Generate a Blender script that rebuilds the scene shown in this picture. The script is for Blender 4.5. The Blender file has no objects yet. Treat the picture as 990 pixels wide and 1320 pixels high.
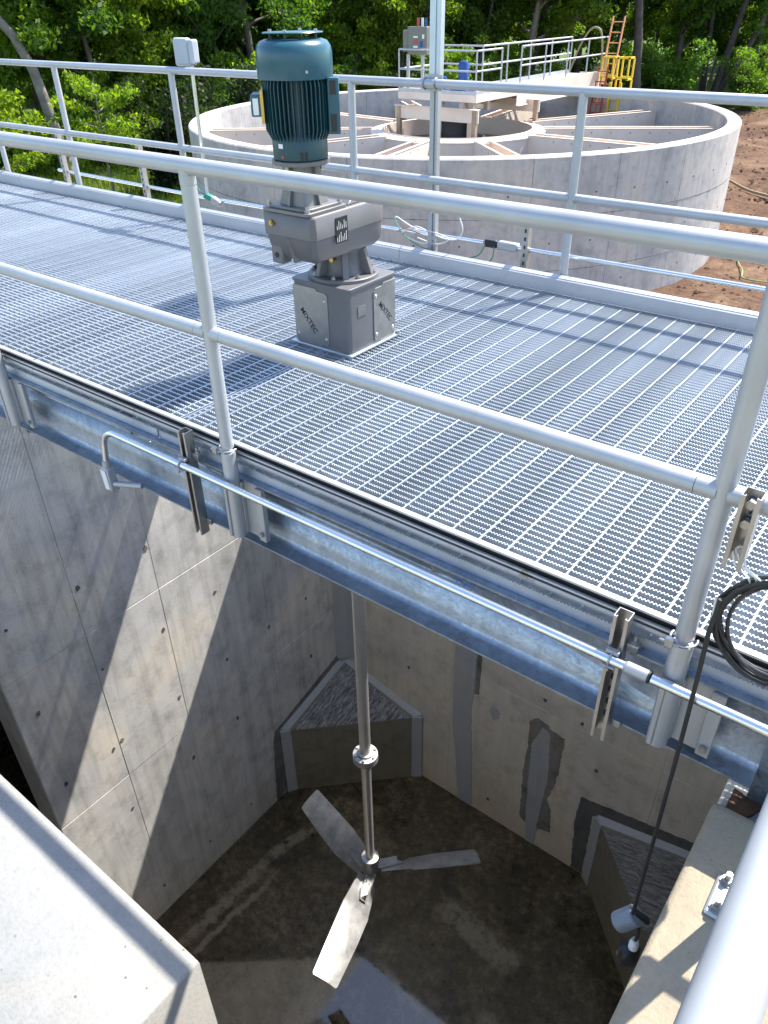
import bpy, bmesh, math, random
import numpy as np
from mathutils import Vector, Matrix, noise
R = math.radians
random.seed(7)
rng = np.random.default_rng(11)
sc = bpy.context.scene
col = sc.collection

# ------------------------------------------------------------------ camera
cam_d = bpy.data.cameras.new('camera'); cam = bpy.data.objects.new('camera', cam_d); col.objects.link(cam)
cam_d.sensor_fit = 'VERTICAL'; cam_d.sensor_height = 24.0; cam_d.lens = 24.0 * 987.25 / 1320.0
cam_d.clip_start = 0.02; cam_d.clip_end = 3000
yaw, pitch, roll = R(-38.2155), R(33.8673), R(-1.1169)
fwd = Vector((math.sin(yaw) * math.cos(pitch), math.cos(yaw) * math.cos(pitch), -math.sin(pitch)))
rt = Vector((math.cos(yaw), -math.sin(yaw), 0)); up = rt.cross(fwd)
r2 = rt * math.cos(roll) + up * math.sin(roll); u2 = up * math.cos(roll) - rt * math.sin(roll)
cam.matrix_world = Matrix(((r2.x, u2.x, -fwd.x, 0), (r2.y, u2.y, -fwd.y, 0), (r2.z, u2.z, -fwd.z, 1.449), (0, 0, 0, 1)))
sc.camera = cam
# ------------------------------------------------------------------ sky, sun, exposure
SUN = Vector((0.22, 0.63, 1.0)).normalized()
w = bpy.data.worlds.new('World'); sc.world = w; w.use_nodes = True
wn = w.node_tree.nodes; wl = w.node_tree.links
sky = wn.new('ShaderNodeTexSky'); sky.sky_type = 'NISHITA'; sky.sun_disc = False
sky.sun_elevation = math.asin(SUN.z); sky.sun_rotation = math.atan2(SUN.x, SUN.y)
sky.air_density = 1.0; sky.dust_density = 0.8; sky.ozone_density = 1.0
bg = wn['Background']; bg.inputs['Strength'].default_value = 0.15
wl.new(sky.outputs[0], bg.inputs['Color'])
sd = bpy.data.lights.new('sun', 'SUN'); so = bpy.data.objects.new('sun', sd); col.objects.link(so)
sd.energy = 4.5; sd.angle = R(0.55); sd.color = (1.0, 0.95, 0.87)
so.rotation_euler = SUN.to_track_quat('Z', 'Y').to_euler(); so.location = (5, 20, 40)
vs = sc.view_settings; vs.view_transform = 'Standard'; vs.look = 'None'; vs.exposure = 1.45; vs.gamma = 1.0; vs.use_curve_mapping = False
sc.cycles.max_bounces = 10; sc.cycles.diffuse_bounces = 5; sc.cycles.glossy_bounces = 4; sc.cycles.use_denoising = True
sc.cycles.sample_clamp_indirect = 6.0

# ------------------------------------------------------------------ materials
MATS = {}
def nd(nt, t, **k):
    n = nt.nodes.new(t)
    for a, b in k.items(): setattr(n, a, b)
    return n
def base(name, rough=0.6, metal=0.0, spec=0.5):
    m = bpy.data.materials.new(name); m.use_nodes = True; MATS[name] = m
    b = m.node_tree.nodes['Principled BSDF']
    b.inputs['Roughness'].default_value = rough; b.inputs['Metallic'].default_value = metal
    b.inputs['Specular IOR Level'].default_value = spec
    return m, m.node_tree, b
def coords(nt, scale=(1, 1, 1), kind='Object'):
    tc = nd(nt, 'ShaderNodeTexCoord'); mp = nd(nt, 'ShaderNodeMapping'); mp.inputs['Scale'].default_value = scale
    nt.links.new(tc.outputs[kind], mp.inputs[0]); return mp.outputs[0]
def noise_n(nt, vec, scale, detail=4, rough=0.55, dist=0.0):
    n = nd(nt, 'ShaderNodeTexNoise'); n.inputs['Scale'].default_value = scale; n.inputs['Detail'].default_value = detail
    n.inputs['Roughness'].default_value = rough; n.inputs['Distortion'].default_value = dist
    nt.links.new(vec, n.inputs['Vector']); return n.outputs['Fac']
def ramp(nt, fac, stops):
    r = nd(nt, 'ShaderNodeValToRGB'); e = r.color_ramp.elements
    while len(e) < len(stops): e.new(0.5)
    for i, (p, c) in enumerate(stops):
        e[i].position = p; e[i].color = (*c, 1) if len(c) == 3 else c
    nt.links.new(fac, r.inputs[0]); return r.outputs[0]
def g(v): return (v, v, v)
def mix(nt, a, b, fac, mode='MIX'):
    n = nd(nt, 'ShaderNodeMix', data_type='RGBA', blend_type=mode)
    for s, v in ((6, a), (7, b), (0, fac)):
        if isinstance(v, (int, float)): n.inputs[s].default_value = v
        elif isinstance(v, tuple): n.inputs[s].default_value = (*v, 1)
        else: nt.links.new(v, n.inputs[s])
    return n.outputs[2]
def bump(nt, b, h, strength=0.3, dist=0.01):
    n = nd(nt, 'ShaderNodeBump'); n.inputs['Strength'].default_value = strength; n.inputs['Distance'].default_value = dist
    nt.links.new(h, n.inputs['Height']); nt.links.new(n.outputs[0], b.inputs['Normal'])
def rough_var(nt, b, fac, lo, hi):
    n = nd(nt, 'ShaderNodeMapRange'); n.inputs[3].default_value = lo; n.inputs[4].default_value = hi
    nt.links.new(fac, n.inputs[0]); nt.links.new(n.outputs[0], b.inputs['Roughness'])
def simple(name, c, rough=0.5, metal=0.0, var=0.15, scale=6.0, bmp=0.0, bscale=60.0, spec=0.5):
    m, nt, b = base(name, rough, metal, spec); v = coords(nt)
    f = noise_n(nt, v, scale, 5, 0.6)
    nt.links.new(ramp(nt, f, [(0.3, tuple(x * (1 - var) for x in c)), (0.7, tuple(min(1, x * (1 + var)) for x in c))]), b.inputs['Base Color'])
    rough_var(nt, b, f, max(0.03, rough - 0.08), min(1, rough + 0.08))
    if bmp: bump(nt, b, noise_n(nt, v, bscale, 3), bmp, 0.002)
    return m
def concrete(name, c, dark=0.6, blot=0.5, pits=1.0, streak=0.35, tan=0.0, rough=0.85, warm=(1.08, 1.0, 0.88), fleck=0.0, bstr=0.28):
    m, nt, b = base(name, rough, 0, 0.35); v = coords(nt)
    big = noise_n(nt, v, 0.9, 6, 0.62, 0.6); mid = noise_n(nt, v, 5.0, 6, 0.65); fine = noise_n(nt, v, 90, 3, 0.7)
    vs_ = coords(nt, (5, 5, 0.35)); st = noise_n(nt, vs_, 2.2, 5, 0.6)
    cc = ramp(nt, big, [(0.3, tuple(x * (1 - 0.35 * blot) for x in c)), (0.5, c), (0.72, tuple(min(1, x * k * (1 + 0.18 * blot)) for x, k in zip(c, warm)))])
    cc = mix(nt, cc, ramp(nt, mid, [(0.28, g(dark)), (0.5, g(1.0)), (0.75, g(1.08))]), 0.75, 'MULTIPLY')
    cc = mix(nt, cc, ramp(nt, st, [(0.33, g(0.62)), (0.55, g(1.0))]), streak, 'MULTIPLY')
    cc = mix(nt, cc, ramp(nt, fine, [(0.25, g(0.72)), (0.55, g(1.0))]), 0.55, 'MULTIPLY')
    vo = nd(nt, 'ShaderNodeTexVoronoi'); vo.inputs['Scale'].default_value = 16; nt.links.new(v, vo.inputs['Vector'])
    pit = ramp(nt, vo.outputs['Distance'], [(0.05, g(0.35)), (0.10, g(1.0))])
    gate = ramp(nt, noise_n(nt, v, 3.1, 3), [(0.5, g(0)), (0.62, g(pits))])
    cc = mix(nt, cc, mix(nt, cc, pit, 1.0, 'MULTIPLY'), gate)
    if fleck:
        v2 = nd(nt, 'ShaderNodeTexVoronoi'); v2.inputs['Scale'].default_value = 30; v2.inputs['Randomness'].default_value = 1.0
        wp = mix(nt, v, nd(nt, 'ShaderNodeTexNoise').outputs['Color'], 0.02); nt.links.new(wp, v2.inputs['Vector'])
        s2 = nd(nt, 'ShaderNodeSeparateColor'); nt.links.new(v2.outputs['Color'], s2.inputs[0])
        th = nd(nt, 'ShaderNodeMapRange'); th.inputs[1].default_value = 0.75; th.inputs[2].default_value = 1.0; th.inputs[3].default_value = 0.0; th.inputs[4].default_value = 0.13; nt.links.new(s2.outputs[0], th.inputs[0])
        lt_ = nd(nt, 'ShaderNodeMath', operation='LESS_THAN'); nt.links.new(v2.outputs['Distance'], lt_.inputs[0]); nt.links.new(th.outputs[0], lt_.inputs[1])
        fm = nd(nt, 'ShaderNodeMath', operation='MULTIPLY'); nt.links.new(lt_.outputs[0], fm.inputs[0]); fm.inputs[1].default_value = fleck
        cc = mix(nt, cc, (c[0] * 0.30, c[1] * 0.30, c[2] * 0.32), fm.outputs[0])
    if tan:
        ge = nd(nt, 'ShaderNodeNewGeometry'); sx = nd(nt, 'ShaderNodeSeparateXYZ'); nt.links.new(ge.outputs['Position'], sx.inputs[0])
        ad = nd(nt, 'ShaderNodeMath', operation='ADD'); nt.links.new(sx.outputs[2], ad.inputs[0])
        ml = nd(nt, 'ShaderNodeMath', operation='MULTIPLY'); ml.inputs[1].default_value = 1.5; nt.links.new(mid, ml.inputs[0]); nt.links.new(ml.outputs[0], ad.inputs[1])
        mr = nd(nt, 'ShaderNodeMapRange'); mr.inputs[1].default_value = -6.3; mr.inputs[2].default_value = -5.2; mr.inputs[3].default_value = tan; mr.inputs[4].default_value = 0
        nt.links.new(ad.outputs[0], mr.inputs[0])
        cc = mix(nt, cc, (c[0] * 0.95, c[1] * 0.80, c[2] * 0.55), mr.outputs[0])
    nt.links.new(cc, b.inputs['Base Color'])
    h = nd(nt, 'ShaderNodeMath', operation='ADD'); nt.links.new(mid, h.inputs[0]); nt.links.new(fine, h.inputs[1])
    bump(nt, b, h.outputs[0], bstr, 0.006)
    return m
def metal(name, c, rough, metalness=1.0, var=0.1, scale=4, grime=0.0, gcol=(0.25, 0.2, 0.13), spangle=0.0, bmp=0.0):
    m, nt, b = base(name, rough, metalness); v = coords(nt)
    f = noise_n(nt, v, scale, 6, 0.65)
    cc = ramp(nt, f, [(0.3, tuple(x * (1 - var) for x in c)), (0.7, tuple(min(1, x * (1 + var)) for x in c))])
    if spangle:
        vo = nd(nt, 'ShaderNodeTexVoronoi'); vo.inputs['Scale'].default_value = 95
        wv = nd(nt, 'ShaderNodeMix', data_type='VECTOR'); nz = nd(nt, 'ShaderNodeTexNoise'); nz.inputs['Scale'].default_value = 20; nt.links.new(v, nz.inputs['Vector'])
        wv.inputs[0].default_value = 0.06; nt.links.new(v, wv.inputs[4]); nt.links.new(nz.outputs['Color'], wv.inputs[5]); nt.links.new(wv.outputs[1], vo.inputs['Vector'])
        sp = nd(nt, 'ShaderNodeSeparateColor'); nt.links.new(vo.outputs['Color'], sp.inputs[0])
        cc = mix(nt, cc, ramp(nt, sp.outputs[0], [(0.0, g(1 - spangle)), (1.0, g(1 + spangle * 0.4))]), 0.8, 'MULTIPLY')
        rough_var(nt, b, sp.outputs[1], rough - 0.1, rough + 0.14)
        vs_ = coords(nt, (6, 6, 0.6)); st = noise_n(nt, vs_, 3, 5, 0.6)
        cc = mix(nt, cc, ramp(nt, st, [(0.35, g(0.6)), (0.6, g(1.0))]), 0.45, 'MULTIPLY')
    else:
        rough_var(nt, b, f, max(0.05, rough - 0.07), rough + 0.1)
    if grime:
        gm = ramp(nt, noise_n(nt, v, 9, 6, 0.7), [(0.60, g(0)), (0.68, g(1))]); gb = ramp(nt, noise_n(nt, v, 1.7, 3), [(0.5, g(0)), (0.6, g(grime))])
        k = mix(nt, g(0), gm, gb); cc = mix(nt, cc, gcol, k)
    nt.links.new(cc, b.inputs['Base Color'])
    if bmp: bump(nt, b, noise_n(nt, v, 45, 4), bmp, 0.002)
    return m

concrete('concrete_left', (0.60, 0.585, 0.555), 0.6, 0.8, 1.0, 0.6, 0.25)
concrete('concrete_back', (0.55, 0.51, 0.44), 0.65, 0.5, 0.7, 0.3, 0.55)
concrete('concrete_top', (0.25, 0.25, 0.24), 0.86, 0.35, 1.0, 0.0, fleck=0.8, bstr=0.3)
concrete('concrete_deck', (0.34, 0.285, 0.205), 0.72, 0.6, 0.6, 0.0, fleck=0.4, bstr=0.5)
concrete('concrete_clarifier', (0.47, 0.445, 0.425), 0.70, 0.7, 0.8, 0.32)
concrete('fillet_face', (0.19, 0.175, 0.135), 0.55, 0.8, 0.5, 0.2, 0.35)
concrete('mortar_and_pit_shade', (0.115, 0.115, 0.11), 0.5, 0.9, 0.4, 0.5)
concrete('damp_concrete', (0.20, 0.19, 0.175), 0.4, 1.3, 0.9, 0.6)
concrete('grout', (0.34, 0.35, 0.36), 0.92, 0.15, 0.1, 0.12)
# brushed sloping fillet top: coarse parallel strokes
m, nt, b = base('fillet_brushed', 0.9); v = coords(nt, (30, 5, 4)); f = noise_n(nt, v, 1.6, 6, 0.75, 0.8)
nt.links.new(ramp(nt, f, [(0.38, (0.07, 0.065, 0.06)), (0.5, (0.2, 0.195, 0.19)), (0.62, (0.42, 0.41, 0.40))]), b.inputs['Base Color']); bump(nt, b, f, 0.9, 0.03)
m, nt, b = base('fillet_brushed_cross', 0.9); v = coords(nt, (5, 30, 4)); f = noise_n(nt, v, 1.6, 6, 0.75, 0.8)
nt.links.new(ramp(nt, f, [(0.38, (0.08, 0.075, 0.07)), (0.5, (0.2, 0.19, 0.175)), (0.62, (0.34, 0.32, 0.29))]), b.inputs['Base Color']); bump(nt, b, f, 0.9, 0.03)
# wet floor: dark silt under a thin film of water
m, nt, b = base('wet_floor', 0.25, 0, 1.0); v = coords(nt)
f1 = noise_n(nt, v, 0.8, 7, 0.65, 1.0); f2 = noise_n(nt, v, 11, 8, 0.78); f3 = noise_n(nt, v, 60, 3, 0.7)
c1 = ramp(nt, f1, [(0.3, (0.040, 0.030, 0.015)), (0.50, (0.082, 0.062, 0.033)), (0.70, (0.155, 0.12, 0.07))])
c1 = mix(nt, c1, ramp(nt, f2, [(0.36, g(0.30)), (0.52, g(1.0)), (0.66, g(1.9))]), 0.9, 'MULTIPLY')
c1 = mix(nt, c1, ramp(nt, f3, [(0.35, g(0.5)), (0.6, g(1.15))]), 0.6, 'MULTIPLY')
def silt_line(cc, p0, p1, wd, amt):
    ge = nd(nt, 'ShaderNodeNewGeometry'); d_ = Vector((p1[0] - p0[0], p1[1] - p0[1], 0)); L_ = d_.length; d_.normalize()
    def dot(vec, off):
        a_ = nd(nt, 'ShaderNodeVectorMath', operation='DOT_PRODUCT'); nt.links.new(ge.outputs['Position'], a_.inputs[0]); a_.inputs[1].default_value = vec
        m_ = nd(nt, 'ShaderNodeMath', operation='SUBTRACT'); nt.links.new(a_.outputs['Value'], m_.inputs[0]); m_.inputs[1].default_value = off; return m_.outputs[0]
    def mth(op, a_, b2):
        m_ = nd(nt, 'ShaderNodeMath', operation=op)
        for k_, x_ in ((0, a_), (1, b2)):
            if isinstance(x_, (int, float)): m_.inputs[k_].default_value = x_
            else: nt.links.new(x_, m_.inputs[k_])
        return m_.outputs[0]
    n2 = Vector((-d_.y, d_.x, 0)); across = dot(tuple(n2), n2.dot(Vector((*p0, 0)))); along = dot(tuple(d_), d_.dot(Vector((*p0, 0))))
    across = mth('ADD', across, mth('MULTIPLY', mth('SUBTRACT', f1, 0.5), 0.35))
    m1 = mth('SUBTRACT', 1.0, mth('DIVIDE', mth('ABSOLUTE', across, 0.0), wd)); m1 = mth('MAXIMUM', m1, 0.0)
    m2 = mth('SUBTRACT', 1.0, mth('DIVIDE', mth('ABSOLUTE', mth('SUBTRACT', along, L_ / 2), 0.0), L_ / 2)); m2 = mth('MINIMUM', mth('MULTIPLY', mth('MAXIMUM', m2, 0.0), 3.0), 1.0)
    brk = ramp(nt, f2, [(0.38, g(0.0)), (0.6, g(1.0))])
    fac = mth('MULTIPLY', mth('MULTIPLY', m1, m2), brk); fac = mth('MINIMUM', mth('MULTIPLY', fac, amt), 0.8)
    return mix(nt, cc, (0.24, 0.20, 0.13), fac)
for p0, p1, wd, amt in (((-4.42, 1.8), (-4.38, 3.3), 0.09, 2.2), ((-4.38, 3.2), (-4.2, 3.9), 0.09, 2.0), ((-4.24, 1.85), (-4.2, 3.2), 0.05, 2.0), ((-2.5, 4.05), (-1.4, 3.9), 0.17, 2.4), ((-1.55, 3.35), (-0.9, 3.2), 0.1, 1.2), ((-2.7, 3.1), (-1.9, 3.0), 0.08, 1.2)):
    c1 = silt_line(c1, p0, p1, wd, amt)
nt.links.new(c1, b.inputs['Base Color'])
rough_var(nt, b, ramp(nt, f2, [(0.4, g(0)), (0.65, g(1))]), 0.015, 0.09); bump(nt, b, f2, 0.015, 0.005)
# soil with grass cover taking over towards the woods and on the left
m, nt, b = base('soil', 0.95, 0, 0.2); v = coords(nt)
f1 = noise_n(nt, v, 0.35, 8, 0.65, 0.5); f2 = noise_n(nt, v, 6, 6, 0.7)
s = ramp(nt, f1, [(0.3, (0.065, 0.036, 0.022)), (0.5, (0.13, 0.073, 0.045)), (0.68, (0.25, 0.165, 0.105))])
s = mix(nt, s, ramp(nt, f2, [(0.3, g(0.45)), (0.6, g(1.1))]), 0.8, 'MULTIPLY')
at = nd(nt, 'ShaderNodeAttribute', attribute_name='grass')
gmask = nd(nt, 'ShaderNodeMath', operation='ADD'); nt.links.new(at.outputs['Fac'], gmask.inputs[0]); nt.links.new(f1, gmask.inputs[1])
gf = ramp(nt, gmask.outputs[0], [(0.92, g(0)), (1.05, g(1))])
gr = ramp(nt, f2, [(0.3, (0.03, 0.055, 0.012)), (0.6, (0.10, 0.15, 0.035))])
nt.links.new(mix(nt, s, gr, gf), b.inputs['Base Color']); bump(nt, b, f2, 0.9, 0.12)

metal('galvanized', (0.34, 0.385, 0.45), 0.44, 0.85, 0.15, 3, 0.5, (0.14, 0.11, 0.07), 0.16)
metal('galvanized_grating', (0.50, 0.545, 0.60), 0.44, 0.84, 0.22, 2.2, 0.6, (0.38, 0.32, 0.22))
metal('aluminium', (0.44, 0.45, 0.465), 0.47, 0.5, 0.12, 3, 0.5, (0.42, 0.36, 0.27))
metal('aluminium_dull', (0.40, 0.405, 0.415), 0.45, 0.55, 0.08, 3, 0.2)
metal('toe_board_aluminium', (0.50, 0.51, 0.535), 0.42, 0.55, 0.05, 3, 0.9, (0.24, 0.19, 0.13))
metal('conduit_steel', (0.74, 0.76, 0.79), 0.26, 1.0, 0.05, 4, 0.2)
metal('strut_steel', (0.42, 0.41, 0.40), 0.34, 0.95, 0.15, 8, 0.4, (0.12, 0.09, 0.06))
metal('strut_slotted', (0.42, 0.40, 0.38), 0.45, 0.8, 0.12, 8, 0.4)
metal('stainless', (0.56, 0.545, 0.515), 0.33, 0.72, 0.08, 5)
metal('stainless_swirl', (0.36, 0.355, 0.345), 0.42, 0.7, 0.32, 9, 0.8, (0.66, 0.65, 0.62))
metal('bolt_steel', (0.40, 0.40, 0.40), 0.42, 1.0, 0.1, 20, 0.3)
metal('cover_steel', (0.40, 0.385, 0.36), 0.34, 0.95, 0.18, 6, 0.3, (0.2, 0.17, 0.13))
simple('gearbox_grey', (0.14, 0.138, 0.142), 0.42, 0.25, 0.10, 5, 0.08, 120)
simple('gearbox_casting', (0.145, 0.14, 0.143), 0.46, 0.25, 0.12, 5, 0.1, 90)
simple('lantern_grey', (0.17, 0.165, 0.16), 0.4, 0.3, 0.1, 8, 0.05, 90)
simple('motor_teal', (0.022, 0.090, 0.12), 0.30, 0.0, 0.12, 6, 0.06, 160)
simple('motor_teal_dark', (0.012, 0.055, 0.065), 0.38, 0.0, 0.12, 6, 0.05, 160)
simple('black_plastic', (0.012, 0.012, 0.013), 0.35, 0, 0.2, 10)
simple('black_rubber_and_shade', (0.016, 0.016, 0.017), 0.5, 0, 0.25, 14)
simple('black_plate', (0.015, 0.015, 0.016), 0.4, 0, 0.1)
simple('white_print', (0.75, 0.75, 0.72), 0.5, 0, 0.03)
simple('white_plastic', (0.74, 0.74, 0.72), 0.4, 0, 0.05)
simple('box_white', (0.40, 0.43, 0.46), 0.42, 0, 0.06, 6)
simple('grey_pvc', (0.20, 0.23, 0.27), 0.42, 0, 0.08)
simple('cable_white', (0.7, 0.68, 0.64), 0.45, 0, 0.05)
simple('cable_green', (0.02, 0.22, 0.14), 0.45, 0, 0.1)
simple('cable_red', (0.4, 0.06, 0.05), 0.45, 0, 0.1)
simple('rope_green', (0.20, 0.25, 0.08), 0.7, 0, 0.2)
simple('hose_tan', (0.26, 0.20, 0.115), 0.6, 0, 0.15)
simple('beige_paint', (0.72, 0.60, 0.50), 0.55, 0, 0.10, 1.4, 0.05, 30)
simple('beige_dirty', (0.36, 0.26, 0.18), 0.65, 0, 0.3, 2.0, 0.05, 30)
simple('dark_void', (0.02, 0.022, 0.026), 0.6, 0, 0.2)
simple('blue_motor', (0.012, 0.06, 0.26), 0.35, 0, 0.1)
simple('panel_steel', (0.17, 0.17, 0.15), 0.4, 0.3, 0.1, 4)
simple('ladder_orange', (0.55, 0.24, 0.10), 0.55, 0, 0.15, 4)
simple('ladder_red', (0.36, 0.05, 0.04), 0.55, 0, 0.15, 4)
simple('yellow_paint', (0.72, 0.50, 0.02), 0.45, 0, 0.1, 4)
simple('brass', (0.55, 0.38, 0.12), 0.3, 1.0, 0.1)
simple('rust', (0.10, 0.05, 0.025), 0.85, 0, 0.5, 25, 0.4, 60)
simple('blue_marker', (0.03, 0.16, 0.55), 0.6, 0, 0.1)
simple('bark', (0.075, 0.062, 0.05), 0.9, 0, 0.4, 3, 0.6, 12)
simple('bark_pale', (0.20, 0.17, 0.14), 0.9, 0, 0.35, 3, 0.6, 12)
def leaf_mat(name, c):
    m = bpy.data.materials.new(name); m.use_nodes = True; MATS[name] = m; nt = m.node_tree
    b = nt.nodes['Principled BSDF']; out = nt.nodes['Material Output']
    v = coords(nt); f = noise_n(nt, v, 0.9, 4, 0.7); f2 = noise_n(nt, v, 6, 3, 0.7)
    oi = nd(nt, 'ShaderNodeObjectInfo')
    cc = ramp(nt, f, [(0.3, tuple(x * 0.55 for x in c)), (0.52, c), (0.72, (c[0] * 1.9, c[1] * 1.5, c[2] * 1.1))])
    cc = mix(nt, cc, ramp(nt, f2, [(0.3, g(0.6)), (0.65, g(1.2))]), 0.7, 'MULTIPLY')
    cc = mix(nt, cc, ramp(nt, oi.outputs['Random'], [(0, (0.62, 0.75, 0.85)), (0.5, (0.95, 0.95, 0.9)), (1, (1.3, 1.12, 0.8))]), 1.0, 'MULTIPLY')
    nt.links.new(cc, b.inputs['Base Color']); b.inputs['Roughness'].default_value = 0.5; b.inputs['Specular IOR Level'].default_value = 0.35
    tr = nd(nt, 'ShaderNodeBsdfTranslucent'); tc = mix(nt, cc, (1.5, 1.6, 0.5), 1.0, 'MULTIPLY'); nt.links.new(tc, tr.inputs['Color'])
    ms = nd(nt, 'ShaderNodeMixShader'); ms.inputs[0].default_value = 0.55
    nt.links.new(b.outputs[0], ms.inputs[1]); nt.links.new(tr.outputs[0], ms.inputs[2]); nt.links.new(ms.outputs[0], out.inputs['Surface'])
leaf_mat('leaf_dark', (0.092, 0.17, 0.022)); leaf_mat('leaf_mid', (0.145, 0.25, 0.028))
leaf_mat('leaf_bright', (0.14, 0.24, 0.026)); leaf_mat('leaf_conifer', (0.024, 0.045, 0.015)); leaf_mat('grass_blade', (0.085, 0.14, 0.026))

# ------------------------------------------------------------------ mesh helpers
class MB:
    def __init__(s): s.v = []; s.f = []
    def add(s, vs, fs):
        n = len(s.v); s.v += [tuple(p) for p in vs]; s.f += [tuple(i + n for i in q) for q in fs]; return s
    def box(s, x0, x1, y0, y1, z0, z1):
        return s.add([(x0, y0, z0), (x1, y0, z0), (x1, y1, z0), (x0, y1, z0), (x0, y0, z1), (x1, y0, z1), (x1, y1, z1), (x0, y1, z1)],
                     [(0, 3, 2, 1), (4, 5, 6, 7), (0, 1, 5, 4), (1, 2, 6, 5), (2, 3, 7, 6), (3, 0, 4, 7)])
    def bar(s, p, q, w, h, upv=(0, 0, 1)):       # rectangular bar from p to q
        p, q = Vector(p), Vector(q); d = (q - p).normalized(); sd_ = d.cross(Vector(upv))
        if sd_.length < 1e-4: sd_ = d.cross(Vector((0, 1, 0)))
        sd_.normalize(); un = sd_.cross(d); a = sd_ * w / 2; b_ = un * h / 2
        return s.add([p - a - b_, p + a - b_, p + a + b_, p - a + b_, q - a - b_, q + a - b_, q + a + b_, q - a + b_],
                     [(0, 1, 2, 3), (7, 6, 5, 4), (0, 4, 5, 1), (1, 5, 6, 2), (2, 6, 7, 3), (3, 7, 4, 0)])
    def cyl(s, p, q, r0, r1=None, n=20, caps=True):
        r1 = r0 if r1 is None else r1; p, q = Vector(p), Vector(q); d = (q - p).normalized()
        a = d.orthogonal().normalized(); b_ = d.cross(a); vs = []
        for c, r in ((p, r0), (q, r1)):
            for i in range(n):
                t = 2 * math.pi * i / n; vs.append(c + a * r * math.cos(t) + b_ * r * math.sin(t))
        fs = [(i, (i + 1) % n, n + (i + 1) % n, n + i) for i in range(n)]
        if caps: fs += [tuple(range(n - 1, -1, -1)), tuple(range(n, 2 * n))]
        return s.add(vs, fs)
    def tube(s, pts, r, n=10, caps=True):
        pts = [Vector(p) for p in pts]; rs = r if isinstance(r, (list, tuple)) else [r] * len(pts); vs = []; a = None
        for i, p in enumerate(pts):
            d = (pts[min(i + 1, len(pts) - 1)] - pts[max(i - 1, 0)])
            d = d.normalized() if d.length > 1e-9 else Vector((0, 0, 1))
            a = d.orthogonal().normalized() if a is None else (a - d * a.dot(d)).normalized()
            b_ = d.cross(a)
            for k in range(n):
                t = 2 * math.pi * k / n; vs.append(p + (a * math.cos(t) + b_ * math.sin(t)) * rs[i])
        fs = [(i * n + k, i * n + (k + 1) % n, (i + 1) * n + (k + 1) % n, (i + 1) * n + k) for i in range(len(pts) - 1) for k in range(n)]
        if caps: fs += [tuple(range(n - 1, -1, -1)), tuple((len(pts) - 1) * n + k for k in range(n))]
        return s.add(vs, fs)
    def lathe(s, prof, c, n=32, loop=False):
        vs = []; fs = []; m_ = len(prof)
        for (r, z) in prof:
            for k in range(n):
                t = 2 * math.pi * k / n; vs.append((c[0] + r * math.cos(t), c[1] + r * math.sin(t), c[2] + z))
        for i in range(m_ - 1):
            for k in range(n): fs.append((i * n + k, i * n + (k + 1) % n, (i + 1) * n + (k + 1) % n, (i + 1) * n + k))
        if loop:
            for k in range(n): fs.append(((m_ - 1) * n + k, (m_ - 1) * n + (k + 1) % n, (k + 1) % n, k))
            return s.add(vs, fs)
        if prof[0][0] > 1e-6: fs.append(tuple(range(n - 1, -1, -1)))
        if prof[-1][0] > 1e-6: fs.append(tuple((m_ - 1) * n + k for k in range(n)))
        return s.add(vs, fs)
    def prism(s, poly, fn, h0, h1):              # poly 2-D points, fn(a, b, h) -> xyz
        n = len(poly); vs = [fn(a, b, h0) for a, b in poly] + [fn(a, b, h1) for a, b in poly]
        fs = [tuple(range(n - 1, -1, -1)), tuple(range(n, 2 * n))] + [(i, (i + 1) % n, n + (i + 1) % n, n + i) for i in range(n)]
        return s.add(vs, fs)
    def loft(s, rings, caps=True):
        n = len(rings[0]); vs = [p for r_ in rings for p in r_]
        fs = [(i * n + k, i * n + (k + 1) % n, (i + 1) * n + (k + 1) % n, (i + 1) * n + k) for i in range(len(rings) - 1) for k in range(n)]
        if caps: fs += [tuple(range(n - 1, -1, -1)), tuple((len(rings) - 1) * n + k for k in range(n))]
        return s.add(vs, fs)
    def mesh(s, name, smooth=True, angle=35, fix=True):
        me = bpy.data.meshes.new(name); me.from_pydata(s.v, [], s.f); me.update()
        if fix:
            bm = bmesh.new(); bm.from_mesh(me); bmesh.ops.recalc_face_normals(bm, faces=bm.faces); bm.to_mesh(me); bm.free()
        if smooth:
            me.polygons.foreach_set('use_smooth', [True] * len(me.polygons)); me.set_sharp_from_angle(angle=R(angle))
        return me
    def build(s, name, mat, parent=None, bevel=0, smooth=True, angle=35, seg=2):
        return link(name, s.mesh(name, smooth, angle), mat, parent, bevel, seg)
def attach(o, parent):
    if parent is not None:
        o.parent = parent; o.matrix_parent_inverse = world_of(parent).inverted()
WORLD = {}
def world_of(o): return WORLD.get(o.name, Matrix.Identity(4))
def link(name, me, mat=None, parent=None, bevel=0, seg=2, loc=None, rot=None):
    o = bpy.data.objects.new(name, me); col.objects.link(o)
    if mat is not None and len(me.materials) == 0: me.materials.append(MATS[mat])
    mw = Matrix.Identity(4)
    if loc is not None: o.location = loc; mw = Matrix.Translation(loc)
    if rot is not None: o.rotation_euler = rot; mw = mw @ o.rotation_euler.to_matrix().to_4x4()
    WORLD[o.name] = mw
    attach(o, parent)
    if bevel:
        b_ = o.modifiers.new('bevel', 'BEVEL'); b_.width = bevel; b_.segments = seg; b_.limit_method = 'ANGLE'; b_.angle_limit = R(40)
    return o
def tag(o, label=None, cat=None, group=None, kind=None):
    if label: o['label'] = label
    if cat: o['category'] = cat
    if group: o['group'] = group
    if kind: o['kind'] = kind
    return o
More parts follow.
